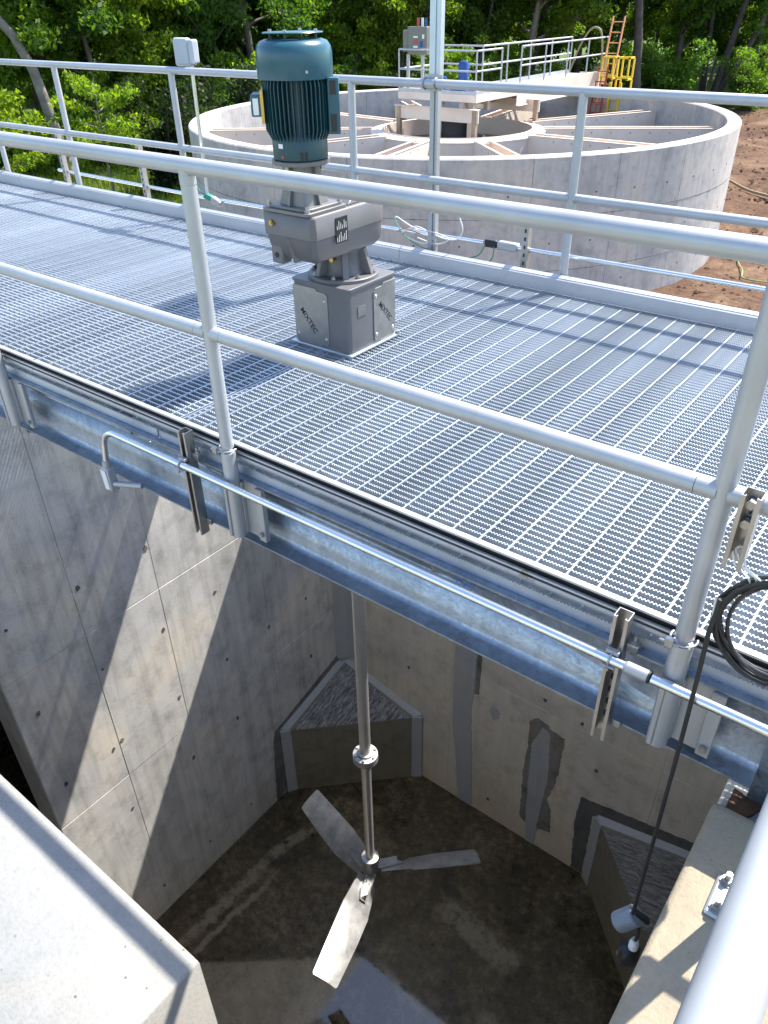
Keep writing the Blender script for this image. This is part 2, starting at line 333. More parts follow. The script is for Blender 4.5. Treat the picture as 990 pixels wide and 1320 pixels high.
def thing(name, label, cat, loc=(0, 0, 0), group=None):
    o = bpy.data.objects.new(name, None); col.objects.link(o); o.location = loc; o.empty_display_size = 0.1
    WORLD[o.name] = Matrix.Translation(loc); return tag(o, label, cat, group)
def text_mesh(name, body, size, M, mat, parent, extrude=0.0008):
    cu = bpy.data.curves.new(name, 'FONT'); cu.body = body; cu.size = size; cu.offset = size * 0.01 if body == 'MIXTEC' else 0; cu.extrude = extrude; cu.align_x = 'CENTER'; cu.align_y = 'CENTER'
    t = bpy.data.objects.new(name + '_tmp', cu); col.objects.link(t)
    me = bpy.data.meshes.new_from_object(t.evaluated_get(bpy.context.evaluated_depsgraph_get()))
    bpy.data.objects.remove(t); me.name = name; me.transform(M); me.materials.clear()
    return link(name, me, mat, parent)
def arc(c, a, b_, r, t0, t1, n=10):
    c, a, b_ = Vector(c), Vector(a), Vector(b_)
    return [c + (a * math.cos(t0 + (t1 - t0) * i / n) + b_ * math.sin(t0 + (t1 - t0) * i / n)) * r for i in range(n + 1)]

# ================================================================== SETTING
ZF = -6.975; XL, XR, YN, YB = -4.85, -0.10, 0.507, 5.27; ZT = -0.737; ZD = -0.36; GZ = -4.5
# ground: one sheet to the horizon, with the pit of the basins left open
gx = np.arange(-50, 20.01, 0.4); gy = np.arange(-12, 76.01, 0.4)
nx, ny = len(gx), len(gy); verts = []; grass = []
for y in gy:
    for x in gx:
        h = noise.fractal(Vector((x * 0.22, y * 0.22, 3.1)), 0.9, 2.1, 5) * 0.16 + noise.noise(Vector((x * 1.7, y * 1.7, 0))) * 0.05
        for (cx_, cy_, rr) in ((-6.0, 40.0, 9.0), (-5.6, 40.3, 10.9), (-2, 30, 6.5), (-2, 30, 8.2)):
            d_ = abs(math.hypot(x - cx_, y - cy_) - rr)
            if d_ < 0.7: h -= 0.13 * (1 - d_ / 0.7)
            elif d_ < 1.3: h += 0.07 * (1 - abs(d_ - 1.0) / 0.3)
        az = math.degrees(math.atan2(-x, max(y, 0.1))); dist = math.hypot(x, y)
        gm = 0.0
        if az > 42: gm = min(1, (az - 42) / 5) * (0.7 if dist > 22 else 0.35)
        if dist > 54: gm = max(gm, min(1, (dist - 54) / 4) * 0.75)
        verts.append((x, y, GZ + h)); grass.append(gm)
faces = []
for j in range(ny - 1):
    for i in range(nx - 1):
        x, y = gx[i] + 0.2, gy[j] + 0.2
        if -10.4 < x < 3.4 and -3.8 < y < 5.9: continue
        faces.append((j * nx + i, j * nx + i + 1, (j + 1) * nx + i + 1, (j + 1) * nx + i))
n0 = len(verts); B_ = 900
xs_ = (-B_, gx[0], gx[-1], B_); ys_ = (-B_, gy[0], gy[-1], B_)
for y in ys_:
    for x in xs_: verts.append((x, y, GZ - 0.02)); grass.append(0.8)
for j in range(3):
    for i in range(3):
        if i == 1 and j == 1: continue
        faces.append((n0 + j * 4 + i, n0 + j * 4 + i + 1, n0 + (j + 1) * 4 + i + 1, n0 + (j + 1) * 4 + i))
me = bpy.data.meshes.new('ground'); me.from_pydata(verts, [], faces)
at_ = me.attributes.new('grass', 'FLOAT', 'POINT'); at_.data.foreach_set('value', grass)
me.polygons.foreach_set('use_smooth', [True] * len(me.polygons))
tag(link('ground', me, 'soil'), kind='structure')
tag(MB().box(-10.15, 3.2, -3.35, 5.62, ZF - 0.4, ZF).build('tank_floor', 'wet_floor'), kind='structure')

def wall_panels(parent, mat, axis, pos, us, zs, th=0.012, gap=0.008):
    th -= 0.006; pos = pos + 0.006 * (1 if axis == 'x' else -1)
    for i in range(len(us) - 1):
        for j in range(len(zs) - 1):
            a0, a1, z0, z1 = us[i] + gap / 2, us[i + 1] - gap / 2, zs[j] + gap / 2, zs[j + 1] - gap / 2
            if i == 0: a0 += 0.001
            mb = MB()
            off = random.uniform(-0.002, 0.002)
            if axis == 'x': mb.box(pos - 0.02, pos + th + off, a0, a1, z0, z1)
            else: mb.box(a0, a1, pos - th - off, pos + 0.02, z0, z1)
            mb.build('formed_panel', mat, parent, bevel=0.002, seg=1, smooth=False)
def blob(cx, cz, rx, rz, n=11, jit=0.3, seed=0):
    rr = random.Random(seed)
    return [(cx + rx * math.cos(2 * math.pi * i / n) * (1 + rr.uniform(-jit, jit)), cz + rz * math.sin(2 * math.pi * i / n) * (1 + rr.uniform(-jit, jit))) for i in range(n)]
def ragged(poly, step=0.06, amp=0.012, seed=1):
    rr = random.Random(seed); out = []; step *= 0.5; amp *= 0.55
    for i in range(len(poly)):
        a, b_ = Vector(poly[i]), Vector(poly[(i + 1) % len(poly)]); n = max(1, int((b_ - a).length / step))
        for k in range(n):
            p = a + (b_ - a) * k / n; out.append((p.x + rr.uniform(-amp, amp), p.y + rr.uniform(-amp, amp)))
    return out
# left wall of the basin
lw = thing('tank_wall', 'grey concrete basin wall with a slanting band of sunlight across it', 'wall', (-5.0, 3.3, ZF))
MB().box(-5.2, XL - 0.006, 1.42, 5.62, ZF - 0.1, ZT).build('wall_core', 'concrete_left', lw, bevel=0.01)
wall_panels(lw, 'concrete_left', 'x', XL - 0.012, [1.422, 2.155, 2.905, 4.10, YB], [ZF, -4.66, -2.87, ZT - 0.01])
for i, (y, z) in enumerate([(2.21, -.98), (2.87, -2.4), (2.21, -2.4), (2.21, -3.3), (2.86, -3.32), (2.86, -4.21), (2.19, -4.19), (2.09, -4.22), (2.09, -5.1), (2.16, -6.55), (2.82, -6.55), (2.86, -5.12), (3.49, -5.09), (3.46, -6.59), (4.69, -5.1), (3.49, -3.3), (3.49, -4.2), (4.1, -4.2), (4.69, -3.3), (4.69, -4.2), (4.1, -6.55), (1.6, -3.3), (1.6, -2.4), (1.6, -4.2)]):
    k_ = random.uniform(0.5, 0.9); MB().prism(blob(y, z, 0.022 * k_, 0.028 * k_ * random.uniform(0.8, 1.3), 12, 0.28, i), lambda a, b_, h: (h, a, b_), XL - 0.004, XL + 0.0045).build('tie_hole', random.choice(('mortar_and_pit_shade', 'mortar_and_pit_shade', 'damp_concrete')), lw, smooth=False)  # raised dark plugs, their colour stands in for shade inside the pits
# back wall
bw = thing('tank_wall', 'tan stained concrete basin wall behind the mixer shaft, patched with grey grout', 'wall', (-2.5, 5.4, ZF))
MB().box(-10.15, 0.3, YB + 0.006, 5.62, ZF - 0.1, ZT).build('wall_core', 'concrete_back', bw, bevel=0.01)
wall_panels(bw, 'concrete_back', 'y', YB + 0.012, [XL + 0.01, -4.42, -3.221, -2.03, -0.83, XR], [ZF, -4.71, -2.87, ZT - 0.01])
def on_back(name, poly, mat, pr): MB().prism(poly, lambda a, b_, h: (a, h, b_), YB + 0.006, YB - pr).build(name, mat, bw, smooth=False)
on_back('grout_patch', ragged([(-3.18, -1.0), (-2.91, -1.0), (-2.92, -4.83), (-2.943, -5.32), (-2.884, -6.13), (-2.85, ZF + .01), (-3.055, ZF + .01), (-3.1, -6.3), (-3.183, -5.65), (-3.196, -5.0)], 0.09, 0.010, 3), 'grout', 0.007)
on_back('damp_patch', ragged([(-2.91, -4.2), (-2.855, -4.2), (-2.86, -4.98), (-2.915, -5.0)], 0.05, 0.008, 4), 'damp_concrete', 0.0035)
on_back('grout_patch', ragged([(-2.075, -4.97), (-1.981, -5.0), (-1.927, -5.665), (-1.951, -6.1), (-1.982, ZF + .01), (-2.086, ZF + .01), (-2.133, -6.4), (-2.151, -5.84), (-2.17, -5.29)], 0.06, 0.010, 5), 'grout', 0.009)
on_back('damp_patch', ragged([(-2.227, -4.97), (-2.144, -4.868), (-2.0, -4.9), (-2.0, -6.4), (-2.121, -6.654), (-2.199, -6.608), (-2.232, -5.77), (-2.209, -5.385)], 0.06, 0.012, 6), 'damp_concrete', 0.0035)
on_back('damp_patch', ragged([(-1.998, -4.93), (-1.815, -4.97), (-1.827, -5.519), (-1.846, -5.752), (-1.90, -6.05), (-1.843, -6.187), (-1.81, -6.583), (-1.957, -6.621), (-1.998, -6.4)], 0.06, 0.014, 7), 'damp_concrete', 0.0042)
on_back('grout_patch', blob(-2.648, -5.134, 0.07, 0.09, 12, 0.2, 8), 'grout', 0.005)
on_back('damp_patch', ragged([(-1.538, -5.694), (-0.2, -5.41), (-0.2, -5.55), (-1.376, -5.878), (-1.36, ZF + .02), (-1.493, ZF + .02), (-1.555, -6.157)], 0.07, 0.012, 9), 'mortar_and_pit_shade', 0.0038)
for i, (x, z) in enumerate([(-3.82, -5.14), (-2.63, -6.65), (-1.44, -5.18), (-1.67, -4.63), (-2.09, -4.56), (-3.82, -4.2), (-3.82, -3.3), (-2.63, -4.2), (-0.6, -4.2), (-4.55, -4.2), (-4.5, -3.75), (-4.5, -4.65)]):
    on_back('tie_hole', blob(x, z, 0.02, 0.025, 10, 0.25, 40 + i), 'mortar_and_pit_shade', 0.005)  # pit shade again put in as dark plug colour
# vertical grout fillet filling the corner of the two walls
MB().prism([(XL + .001, YB - 0.13), (XL + 0.10, YB - 0.03), (XL + 0.24, YB - 0.001), (XL + .001, YB - 0.001)], lambda a, b_, h: (a, b_, h), -5.5, -1.0).build('corner_grout', 'grout', bw, smooth=False)
# corner fillets on the floor
def fillet(label, A, B, Cn, ztop, zapex, brush, face_mat='fillet_face'):
    e = thing('corner_fillet', label, 'concrete fillet', (Cn[0], Cn[1], ZF))
    A, B, Cn = Vector(A), Vector(B), Vector(Cn)
    MB().add([(A.x, A.y, ZF), (B.x, B.y, ZF), (B.x, B.y, ztop), (A.x, A.y, ztop), (Cn.x, Cn.y, zapex), (Cn.x, Cn.y, ZF)],
             [(0, 1, 2, 3), (3, 2, 4), (0, 3, 4, 5), (1, 5, 4, 2), (0, 5, 1)]).build('fillet_body', face_mat, e, smooth=False)
    n = (B - A).normalized(); o_ = Vector((-n.y, n.x))
    if (Cn - A).dot(o_) > 0: o_ = -o_
    def on_top(p, lift): # point (x,y) on the sloping top
        M2 = Matrix(((B.x - A.x, Cn.x - A.x), (B.y - A.y, Cn.y - A.y))).inverted(); s_, t_ = M2 @ (Vector(p) - A)
        return Vector((p[0], p[1], ztop + (zapex - ztop) * t_ + lift))
    ctr = (A + B + Cn) / 3
    tri = [A, B, Cn]; inset = [p + (ctr - p) * 0.16 for p in tri]
    inset = [A + (B - A) * 0.09 + (Cn - A) * 0.004, B + (A - B) * 0.09 + (Cn - B) * 0.004, Cn + (ctr - Cn) * 0.14]
    ring = [[on_top(p, -0.02) for p in inset], [on_top(p, 0.006) for p in inset]]
    MB().loft(ring).build('brushed_top', brush, e, smooth=False)
    for P, Q in ((A, B), (B, A)):  # grout beads up the two vertical edges
        d_ = (Q - P).normalized(); k = P + d_ * 0.125
        MB().prism([(P.x, P.y), (k.x, k.y), (k.x + o_.x * 0.008, k.y + o_.y * 0.008), (P.x + o_.x * 0.03, P.y + o_.y * 0.03)], lambda a, b_, h: (a, b_, h), ZF + 0.003, ztop + 0.012).build('grout_bead', 'grout', e, smooth=False)
        a2, c2 = on_top(P, 0.012), on_top(Cn, 0.012); perp = (ctr - P); perp = Vector((perp.x, perp.y)).normalized() * 0.075
        MB().loft([[on_top(P, -0.03), on_top(P, 0.045), on_top(P + d_ * 0.10, 0.012), on_top(P + d_ * 0.10, -0.03)], [on_top(Cn, -0.03), on_top(Cn, 0.045), on_top(Cn + (ctr - Cn) * 0.14, 0.012), on_top(Cn + (ctr - Cn) * 0.14, -0.03)]]).build('grout_bead', 'grout', e, smooth=False)
    return e
fillet('concrete corner fillet with brushed top and grey grout borders behind the shaft', (XL, 4.06), (-3.62, YB), (XL, YB), -5.86, -5.57, 'fillet_brushed')
fillet('brushed concrete corner fillet below the hanging float switch', (-1.33, YB), (XR, 4.03), (XR, YB), -5.86, -5.57, 'fillet_brushed_cross')
MB().prism(ragged([(3.86, ZF + .02), (4.08, ZF + .02), (4.06, -5.85), (YB - .05, -5.52), (YB - .05, -5.42), (3.98, -5.78), (3.93, -5.95)], 0.08, 0.014, 12), lambda a, b_, h: (h, a, b_), XL - 0.004, XL + 0.0035).build('damp_patch', 'damp_concrete', lw, smooth=False)
# near wall, white sunlit top
nw = thing('tank_wall', 'near concrete basin wall with bright white sunlit top crossed by a rail shadow', 'wall', (-3, 0.2, ZF))
def chip(t, k): 
    n_ = noise.noise(Vector((t * 9, k, 0))) * 0.6 + noise.noise(Vector((t * 31, k, 5))) * 0.5
    return 0.006 + 0.003 * noise.noise(Vector((t * 60, k, 2))) + (max(0.0, n_ - 0.28) * 0.03)
xs2 = [-10.15, -6, -4] + [-3 + 0.0125 * i for i in range(int(1.925 / 0.0125))] + [-1.083, -1.079, -1.075]
rows = []
for i, x in enumerate(xs2):
    e_ = {0: 0.0, 1: 0.0025, 2: 0.007}.get(len(xs2) - 1 - i, None); d_ = 0.008 - e_ if e_ is not None else 0.0
    a_, b2 = chip(x, 1.0), chip(x, 7.0); c2 = chip(x, 3.0)
    zt_ = ZT - (0.008 if i == len(xs2) - 1 else 0.003 if i == len(xs2) - 2 else 0)
    rows.append([(x, 0.03, ZF - 0.1), (x, YN, ZF - 0.1), (x, YN, zt_ - a_), (x, YN - a_ * 0.35, zt_ - a_ * 0.4), (x, YN - b2, zt_), (x, 0.03 + c2, zt_), (x, 0.03, zt_ - c2)])
MB().loft(rows).build('wall_core', 'concrete_top', nw, angle=50)
# deck and right wall under the photographer's feet
dk = thing('tank_wall', 'tan concrete deck edge and basin wall at the lower right, pipe rail bolted on', 'wall', (0.5, 0, ZF))
ys2 = [-3.35, -1.5] + [0.3 + 0.0125 * i for i in range(int(1.23 / 0.0125))] + [1.533, 1.540, 1.545]
rows = []
for i, y in enumerate(ys2):
    a_ = 0.012 + chip(y, 11.0); zt_ = ZD - (0.012 if i == len(ys2) - 1 else 0.004 if i == len(ys2) - 2 else 0)
    rows.append([(3.2, y, ZF - 0.1), (XR, y, ZF - 0.1), (XR, y, zt_ - a_), (XR + a_ * 0.3, y, zt_ - a_ * 0.35), (XR + a_, y, zt_), (3.2, y, zt_)])
MB().loft(rows).build('deck_wall', 'concrete_deck', dk, angle=50)
MB().box(XR + 0.004, 0.3, 1.551, 5.27, ZF - 0.1, -0.475).build('beam_seat', 'concrete_back', dk, bevel=0.01)
ow = thing('tank_wall', 'concrete chamber beyond the end of the sunlit wall, kept dark by an added slab', 'wall', (-7.5, 3, ZF))
MB().box(-10.15, -9.8, 0.52, 5.25, ZF - 0.1, ZT).build('outer_wall', 'concrete_left', ow)
MB().box(-9.79, -5.21, 0.52, 5.25, ZT - 0.22, ZT - 0.01).build('light_block_slab', 'concrete_left', ow)  # unseen slab added to keep sun out of the chamber
MB().box(-10.15, XR - .01, -3.35, -3.0, ZF - 0.1, ZT).build('channel_wall', 'concrete_left', ow)
MB().box(-10.15, -9.8, -2.99, 0.02, ZF - 0.1, ZT).build('channel_end_wall', 'concrete_left', ow)

# ================================================================== WALKWAY
GY0, GY1 = 1.628, 4.135; GX0, GX1 = -9.9, 1.7
RP = 0.1016; RPH = -0.79
def grating(label, x0, x1, y0, y1):
    e = thing('grating_panel', label, 'grating', ((x0 + x1) / 2, (y0 + y1) / 2, -0.032), 'steel grating panels of the walkway')
    L = x1 - x0; p = RP / 9; n = int(L / p); vs = []; prof = []
    for i in range(n):
        x = i * p; prof += [(x, 0.0), (x + 0.42 * p, 0.0), (x + 0.58 * p, -0.0042), (x + 0.86 * p, -0.0042)]
    prof.append((L, 0)); m_ = len(prof); th = 0.0024
    for y in (-th, th):
        for (x, z) in prof: vs.append((x, y, z))
        for (x, z) in prof: vs.append((x, y, -0.038))
    fs = []
    for i in range(m_ - 1):
        fs.append((m_ + i, m_ + i + 1, i + 1, i)); fs.append((2 * m_ + i, 2 * m_ + i + 1, 3 * m_ + i + 1, 3 * m_ + i))
        fs.append((i, i + 1, 2 * m_ + i + 1, 2 * m_ + i))
    fs.append((m_, 3 * m_, 3 * m_ + m_ - 1, m_ + m_ - 1))
    me = bpy.data.meshes.new('bearing_bar'); me.from_pydata(vs, [], fs); me.update()
    k = 0; y = y0 + 0.004
    while y < y1:
        link('bearing_bar', me, 'galvanized_grating', e, loc=(x0, y, random.uniform(-0.0006, 0.0006))); y += 0.0302
    me2 = MB().box(-0.0027, 0.0027, 0, y1 - y0, -0.008, 0).mesh('cross_rod', smooth=False)
    i0 = math.ceil((x0 + 0.004 - RPH) / RP)
    while RPH + i0 * RP < x1 - 0.004:
        link('cross_rod', me2, 'galvanized_grating', e, loc=(RPH + i0 * RP + random.uniform(-.0015, .0015), y0, 0.0012 + random.uniform(-0.0008, 0.0006)), rot=(0, 0, random.uniform(-0.0012, 0.0012))); i0 += 1
    for xx in (x0, x1):   # banding bars at the panel ends
        MB().box(xx - 0.0025 + (0.003 if xx == x0 else -0.003), xx + 0.0025 + (0.003 if xx == x0 else -0.003), y0, y1, -0.039, 0.0022).build('banding_bar', 'galvanized_grating', e, smooth=False)
grating('far left grating panel running out of the picture behind the leaning trunk side', GX0, -5.055, GY0, GY1)
grating('middle grating panel carrying the mixer and its shadow', -5.045, -2.455, GY0, GY1)
grating('right grating panel along the near rail, in front of the mixer', -2.445, GX1, GY0, 3.248)
grating('right grating panel along the far toe board, crossed by rail shadows', -2.445, GX1, 3.256, GY1)

def toe(label, yi, s):
    e = thing('toe_board', label, 'toe board', (-4, yi + 0.02 * s, 0))
    poly = [(0, 0.003), (0, 0.080), (0.006, 0.084), (0.037, 0.100), (0.040, 0.099), (0.040, 0.092), (0.010, 0.090), (0.010, 0.052), (0.028, 0.050), (0.040, 0.052), (0.040, 0.040), (0.006, 0.037), (0.006, 0.003)]
    X = [GX0, -7.6, -3.06, GX1] if s > 0 else [GX0, -3.32, 0.9]
    for i in range(len(X) - 1):
        bs = MB().prism(poly, lambda a, b_, h: (h, yi + a * s, b_), X[i] + 0.0015, X[i + 1] - 0.0015).build('board_section', 'toe_board_aluminium', e, smooth=False)
        MB().prism([(0.030, 0.061), (0.040, 0.061), (0.040, 0.068), (0.034, 0.069), (0.030, 0.067)], lambda a, b_, h: (h, yi + a * s, b_), X[i] + 0.0015, X[i + 1] - 0.0015).build('board_rib', 'toe_board_aluminium', bs, smooth=False)
        MB().prism([(0.0105, 0.0525), (0.024, 0.0525), (0.024, 0.0895), (0.0105, 0.0895)], lambda a, b_, h: (h, yi + a * s, b_), X[i] + 0.002, X[i + 1] - 0.002).build('slot_shade', 'black_rubber_and_shade', bs, smooth=False)  # black strip that paints the shade inside the open slot
    return e
tb_far = toe('far aluminium toe board with brown smears along the grating edge', 4.10, 1)
tb_near = toe('near aluminium toe board with dark grooves above the blue beam', 1.655, -1)

# beams
bm1 = thing('channel_beam', 'blue grey galvanized channel beam along the near edge of the walkway', 'steel beam', (-4, 1.66, -0.33))
def channel(y_toe, y_web, x0, x1, z0, z1, cope0=None):
    s = 1 if y_web > y_toe else -1; t = 0.011
    poly = [(y_toe, z1), (y_web, z1), (y_web, z0), (y_toe, z0), (y_toe, z0 + t * 0.7), (y_web - s * 0.03, z0 + t * 1.25), (y_web - s * 0.016, z0 + t * 1.9), (y_web - s * 0.0085, z0 + 0.035),
            (y_web - s * 0.0085, z1 - 0.035), (y_web - s * 0.016, z1 - t * 1.9), (y_web - s * 0.03, z1 - t * 1.25), (y_toe, z1 - t * 0.7)]
    return MB().prism(poly, lambda a, b_, h: (h, a, b_), x0, x1)
web = channel(1.603, 1.678, GX0, -0.035, -0.327, -0.040).build('beam_channel', 'galvanized', bm1, angle=60)
MB().box(-0.036, 0.9, 1.668, 1.678, -0.44, -0.051).build('beam_web_and_screen', 'galvanized', bm1)  # real web run, its lower part added to screen sun stripes on the seat
MB().box(-0.036, 0.9, 1.603, 1.667, -0.050, -0.040).build('beam_top_flange', 'galvanized', bm1)
hol = MB()
for x, z in [(-1.116, -.128), (-.991, -.128), (-2.713, -.112), (-2.586, -.112), (-2.124, -.119), (-4.3, -.12), (-4.17, -.12)]:
    hol.cyl((x, 1.64, z), (x, 1.70, z), 0.011, n=14)
hc = hol.build('hole_cutter', 'dark_void'); bo = web.modifiers.new('holes', 'BOOLEAN'); bo.object = hc; bo.operation = 'DIFFERENCE'
dgr = bpy.context.evaluated_depsgraph_get(); me_h = bpy.data.meshes.new_from_object(web.evaluated_get(dgr)); web.modifiers.clear(); web.data = me_h
bpy.data.objects.remove(hc)
if len(web.data.materials) == 0: web.data.materials.append(MATS['galvanized'])
text_mesh('painted_mark', 'G1P1', 0.034, Matrix.Translation((-0.945, 1.6022, -0.020)) @ Matrix.Rotation(R(90), 4, 'X'), 'blue_marker', bm1, 0.0003).location.z = -0.045
bm2 = thing('channel_beam', 'galvanized channel beam hidden under the far edge of the walkway', 'steel beam', (-4, 4.1, -0.33))
channel(4.163, 4.088, GX0, 0.2, -0.327, -0.040).build('beam_channel', 'galvanized', bm2, angle=25)
jm = channel(1.69, 1.76, 0, 1, -0.2, -0.034)
for i, x in enumerate((-9.2, -8.0, -6.8, -5.05, -3.9, -2.74, -2.2, -1.3, -0.2)):
    me = MB().box(-0.035, 0.035, 1.684, 4.082, -0.048, -0.0395).box(-0.004, 0.004, 1.684, 4.082, -0.19, -0.049).mesh('cross_joist', smooth=False) if i == 0 else me
    o = link('cross_joist', me, 'galvanized', None, loc=(x, 0, 0)); tag(o, 'galvanized cross joist under the walkway grating', 'steel joist', 'joists under the grating')
pd = thing('concrete_pedestal', 'concrete pedestals under the far left end of the walkway beams', 'pedestal', (-9.7, 3, ZT))
MB().box(-9.9, -9.5, 1.5, 1.8, ZT - 0.005, -0.33).build('pedestal_block', 'concrete_left', pd); MB().box(-9.9, -9.5, 4.0, 4.3, ZT - 0.005, -0.33).build('pedestal_block', 'concrete_left', pd)
br = thing('beam_bearing', 'rusty bearing block and bolt under the right end of the near beam', 'bearing', (0, 1.65, -0.47))
MB().prism(ragged([(-0.075, 1.575), (-0.03, 1.565), (0.01, 1.66), (-0.07, 1.68)], 0.02, 0.005, 3), lambda a, b_, h: (a, b_, h), -0.474, -0.435).build('shim_block', 'rust', br, smooth=False)
MB().box(-0.02, 0.28, 1.558, 1.69, -0.473, -0.445).build('bearing_plate', 'aluminium_dull', br, bevel=0.002)
MB().cyl((0.02, 1.60, -0.446), (0.02, 1.60, -0.43), 0.018, n=6).cyl((0.02, 1.60, -0.43), (0.02, 1.60, -0.39), 0.009, n=12).build('anchor_bolt', 'bolt_steel', br)
MB().box(0.05, 0.062, 1.56, 1.68, -0.444, -0.30).build('stiffener_plate', 'aluminium_dull', br, bevel=0.002)

# ------------------------------------------------------------------ guard rails
PR = 0.0242
def u_clip(e, x, y, z):
    MB().tube(arc((x, y, z), (1, 0, 0), (0, 1, 0), 0.033, R(-200), R(20), 14), 0.0035, 8).build('clip_ring', 'bolt_steel', e)
    MB().box(x - 0.035, x - 0.014, y - 0.044, y - 0.030, z - 0.012, z + 0.014).cyl((x - 0.05, y - 0.036, z - 0.002), (x - 0.0, y - 0.036, z - 0.002), 0.004, n=8).build('clip_bolt', 'bolt_steel', e, bevel=0.0015)
nr = thing('guardrail', 'near aluminium pipe guardrail in front of the mixer, closest to the camera', 'guardrail', (-2, 1.58, -0.3))
ZTOP, ZMID, YNR = 1.047, 0.532, 1.58
posts = (-7.1, -5.4, -3.70 + .13, -2.0 + .035, -0.288)
MB().tube([(-9.8, YNR, ZTOP), (-0.115, YNR, ZTOP)], PR, 24).build('top_rail', 'aluminium', nr)
MB().tube([(-0.113, YNR, ZTOP), (1.6, YNR, ZTOP)], PR, 24).build('top_rail', 'aluminium', nr)
MB().tube([(-0.1155, YNR, ZTOP), (-0.1125, YNR, ZTOP)], PR - .001, 24).build('rail_joint', 'black_rubber_and_shade', nr)
allp = posts + (1.3,)
for i, x in enumerate(allp):
    MB().tube([(x, YNR, 0.10), (x, YNR, ZTOP)], PR, 24).build('post', 'aluminium', nr)
    MB().lathe([(PR + .0005, 0), (PR + .004, 0.002), (PR + .004, 0.36), (PR + 0.001, 0.372)], (x, YNR, -0.292), 28).build('post_socket', 'aluminium_dull', nr)
    MB().lathe([(PR - .002, 0), (0.0252, 0.004), (0.0252, 0.03), (PR - .002, 0.034)], (x, YNR, ZTOP - 0.055), 24).build('rail_fitting', 'aluminium', nr)
    MB().box(x - 0.02, x - 0.005, YNR - 0.0345, YNR - 0.0255, -0.285, -0.06).build('socket_strip', 'aluminium_dull', nr, bevel=0.003)
    MB().box(x + 0.005, x + 0.135, YNR + 0.027, YNR + 0.034, -0.285, -0.05).box(x - .03, x + 0.03, YNR + 0.012, YNR + 0.0265, -0.28, -.05).build('side_plate', 'aluminium_dull', nr, bevel=0.002)
    MB().box(x + 0.10, x + 0.135, YNR + 0.012, YNR + 0.0255, -0.285, -0.05).build('plate_rib', 'aluminium_dull', nr, bevel=0.002)
    MB().cyl((x + 0.118, YNR + 0.008, -0.25), (x + 0.118, YNR - 0.002, -0.25), 0.011, n=6).build('plate_bolt', 'bolt_steel', nr)
    u_clip(nr, x, YNR, 0.095)
    if i < len(allp) - 1:
        x1 = allp[i + 1]
        MB().tube([(x + 0.062, YNR, ZMID), (x1 - 0.062, YNR, ZMID)], PR, 24).build('mid_rail', 'aluminium', nr)
        for xa, xb in ((x + 0.012, x + 0.0605), (x1 - 0.0605, x1 - 0.012)):
            MB().tube([(xa, YNR, ZMID), (xb, YNR, ZMID)], PR, 24).build('rail_coupling', 'aluminium', nr)
fr = thing('guardrail', 'far aluminium pipe guardrail along the back edge of the walkway', 'guardrail', (-4, 4.18, 0))
YFR, ZTF, ZMF = 4.18, 1.032, 0.512; fp = (-9.4, -7.92, -6.726, -5.211, -3.485, -1.925, -0.35, 1.3)
for x0, x1 in ((-9.8, 1.6),):
    MB().tube([(x0, YFR, ZTF), (x1, YFR, ZTF)], PR, 20).build('top_rail', 'aluminium', fr)
for i, x in enumerate(fp):
    MB().tube([(x, YFR, -0.28), (x, YFR, ZTF)], PR, 20).build('post', 'aluminium', fr)
    MB().lathe([(PR + .0005, 0), (PR + .004, 0.002), (PR + .004, 0.27), (PR + 0.001, 0.28)], (x, YFR, -0.29), 20).build('post_socket', 'aluminium_dull', fr)
    if i < len(fp) - 1:
        MB().tube([(x + 0.03, YFR, ZMF), (fp[i + 1] - 0.03, YFR, ZMF)], PR, 20).build('mid_rail', 'aluminium', fr)
        for xa, xb in ((x + 0.01, x + 0.029), (fp[i + 1] - 0.029, fp[i + 1] - 0.01)):
            MB().tube([(xa, YFR, ZMF), (xb, YFR, ZMF)], PR, 20).build('rail_coupling', 'aluminium', fr)
# deck rail at the lower right
dr = thing('guardrail', 'pipe rail bolted to the tan deck, blurred large at the lower right corner', 'guardrail', (0.04, 0.5, ZD))
MB().tube([(0.027, -2.0, 0.862), (0.027, 1.30, 0.862)], PR, 32).build('top_rail', 'aluminium', dr)
MB().tube([(0.035, -2.0, 0.33), (0.035, 1.25, 0.33)], PR * .9, 24).build('mid_rail', 'aluminium', dr)
for y in (1.275, -0.6):
    MB().tube([(0.045, y, ZD), (0.04, y, 0.86)], PR, 24).build('post', 'aluminium', dr)
    MB().box(-0.022, 0.115, y - 0.062, y + 0.062, ZD + 0.001, ZD + 0.014).build('base_plate', 'aluminium_dull', dr, bevel=0.008)
    for bx, by in ((0.0, -0.04), (0.0, 0.04), (0.092, -0.04), (0.092, 0.04)):
        MB().cyl((bx, y + by, ZD + 0.0145), (bx, y + by, ZD + 0.018), 0.016, n=20).cyl((bx, y + by, ZD + 0.018), (bx, y + by, ZD + 0.031), 0.0125, n=6).cyl((bx, y + by, ZD + 0.031), (bx, y + by, ZD + 0.05), 0.007, n=12).build('anchor_bolt', 'bolt_steel', dr)

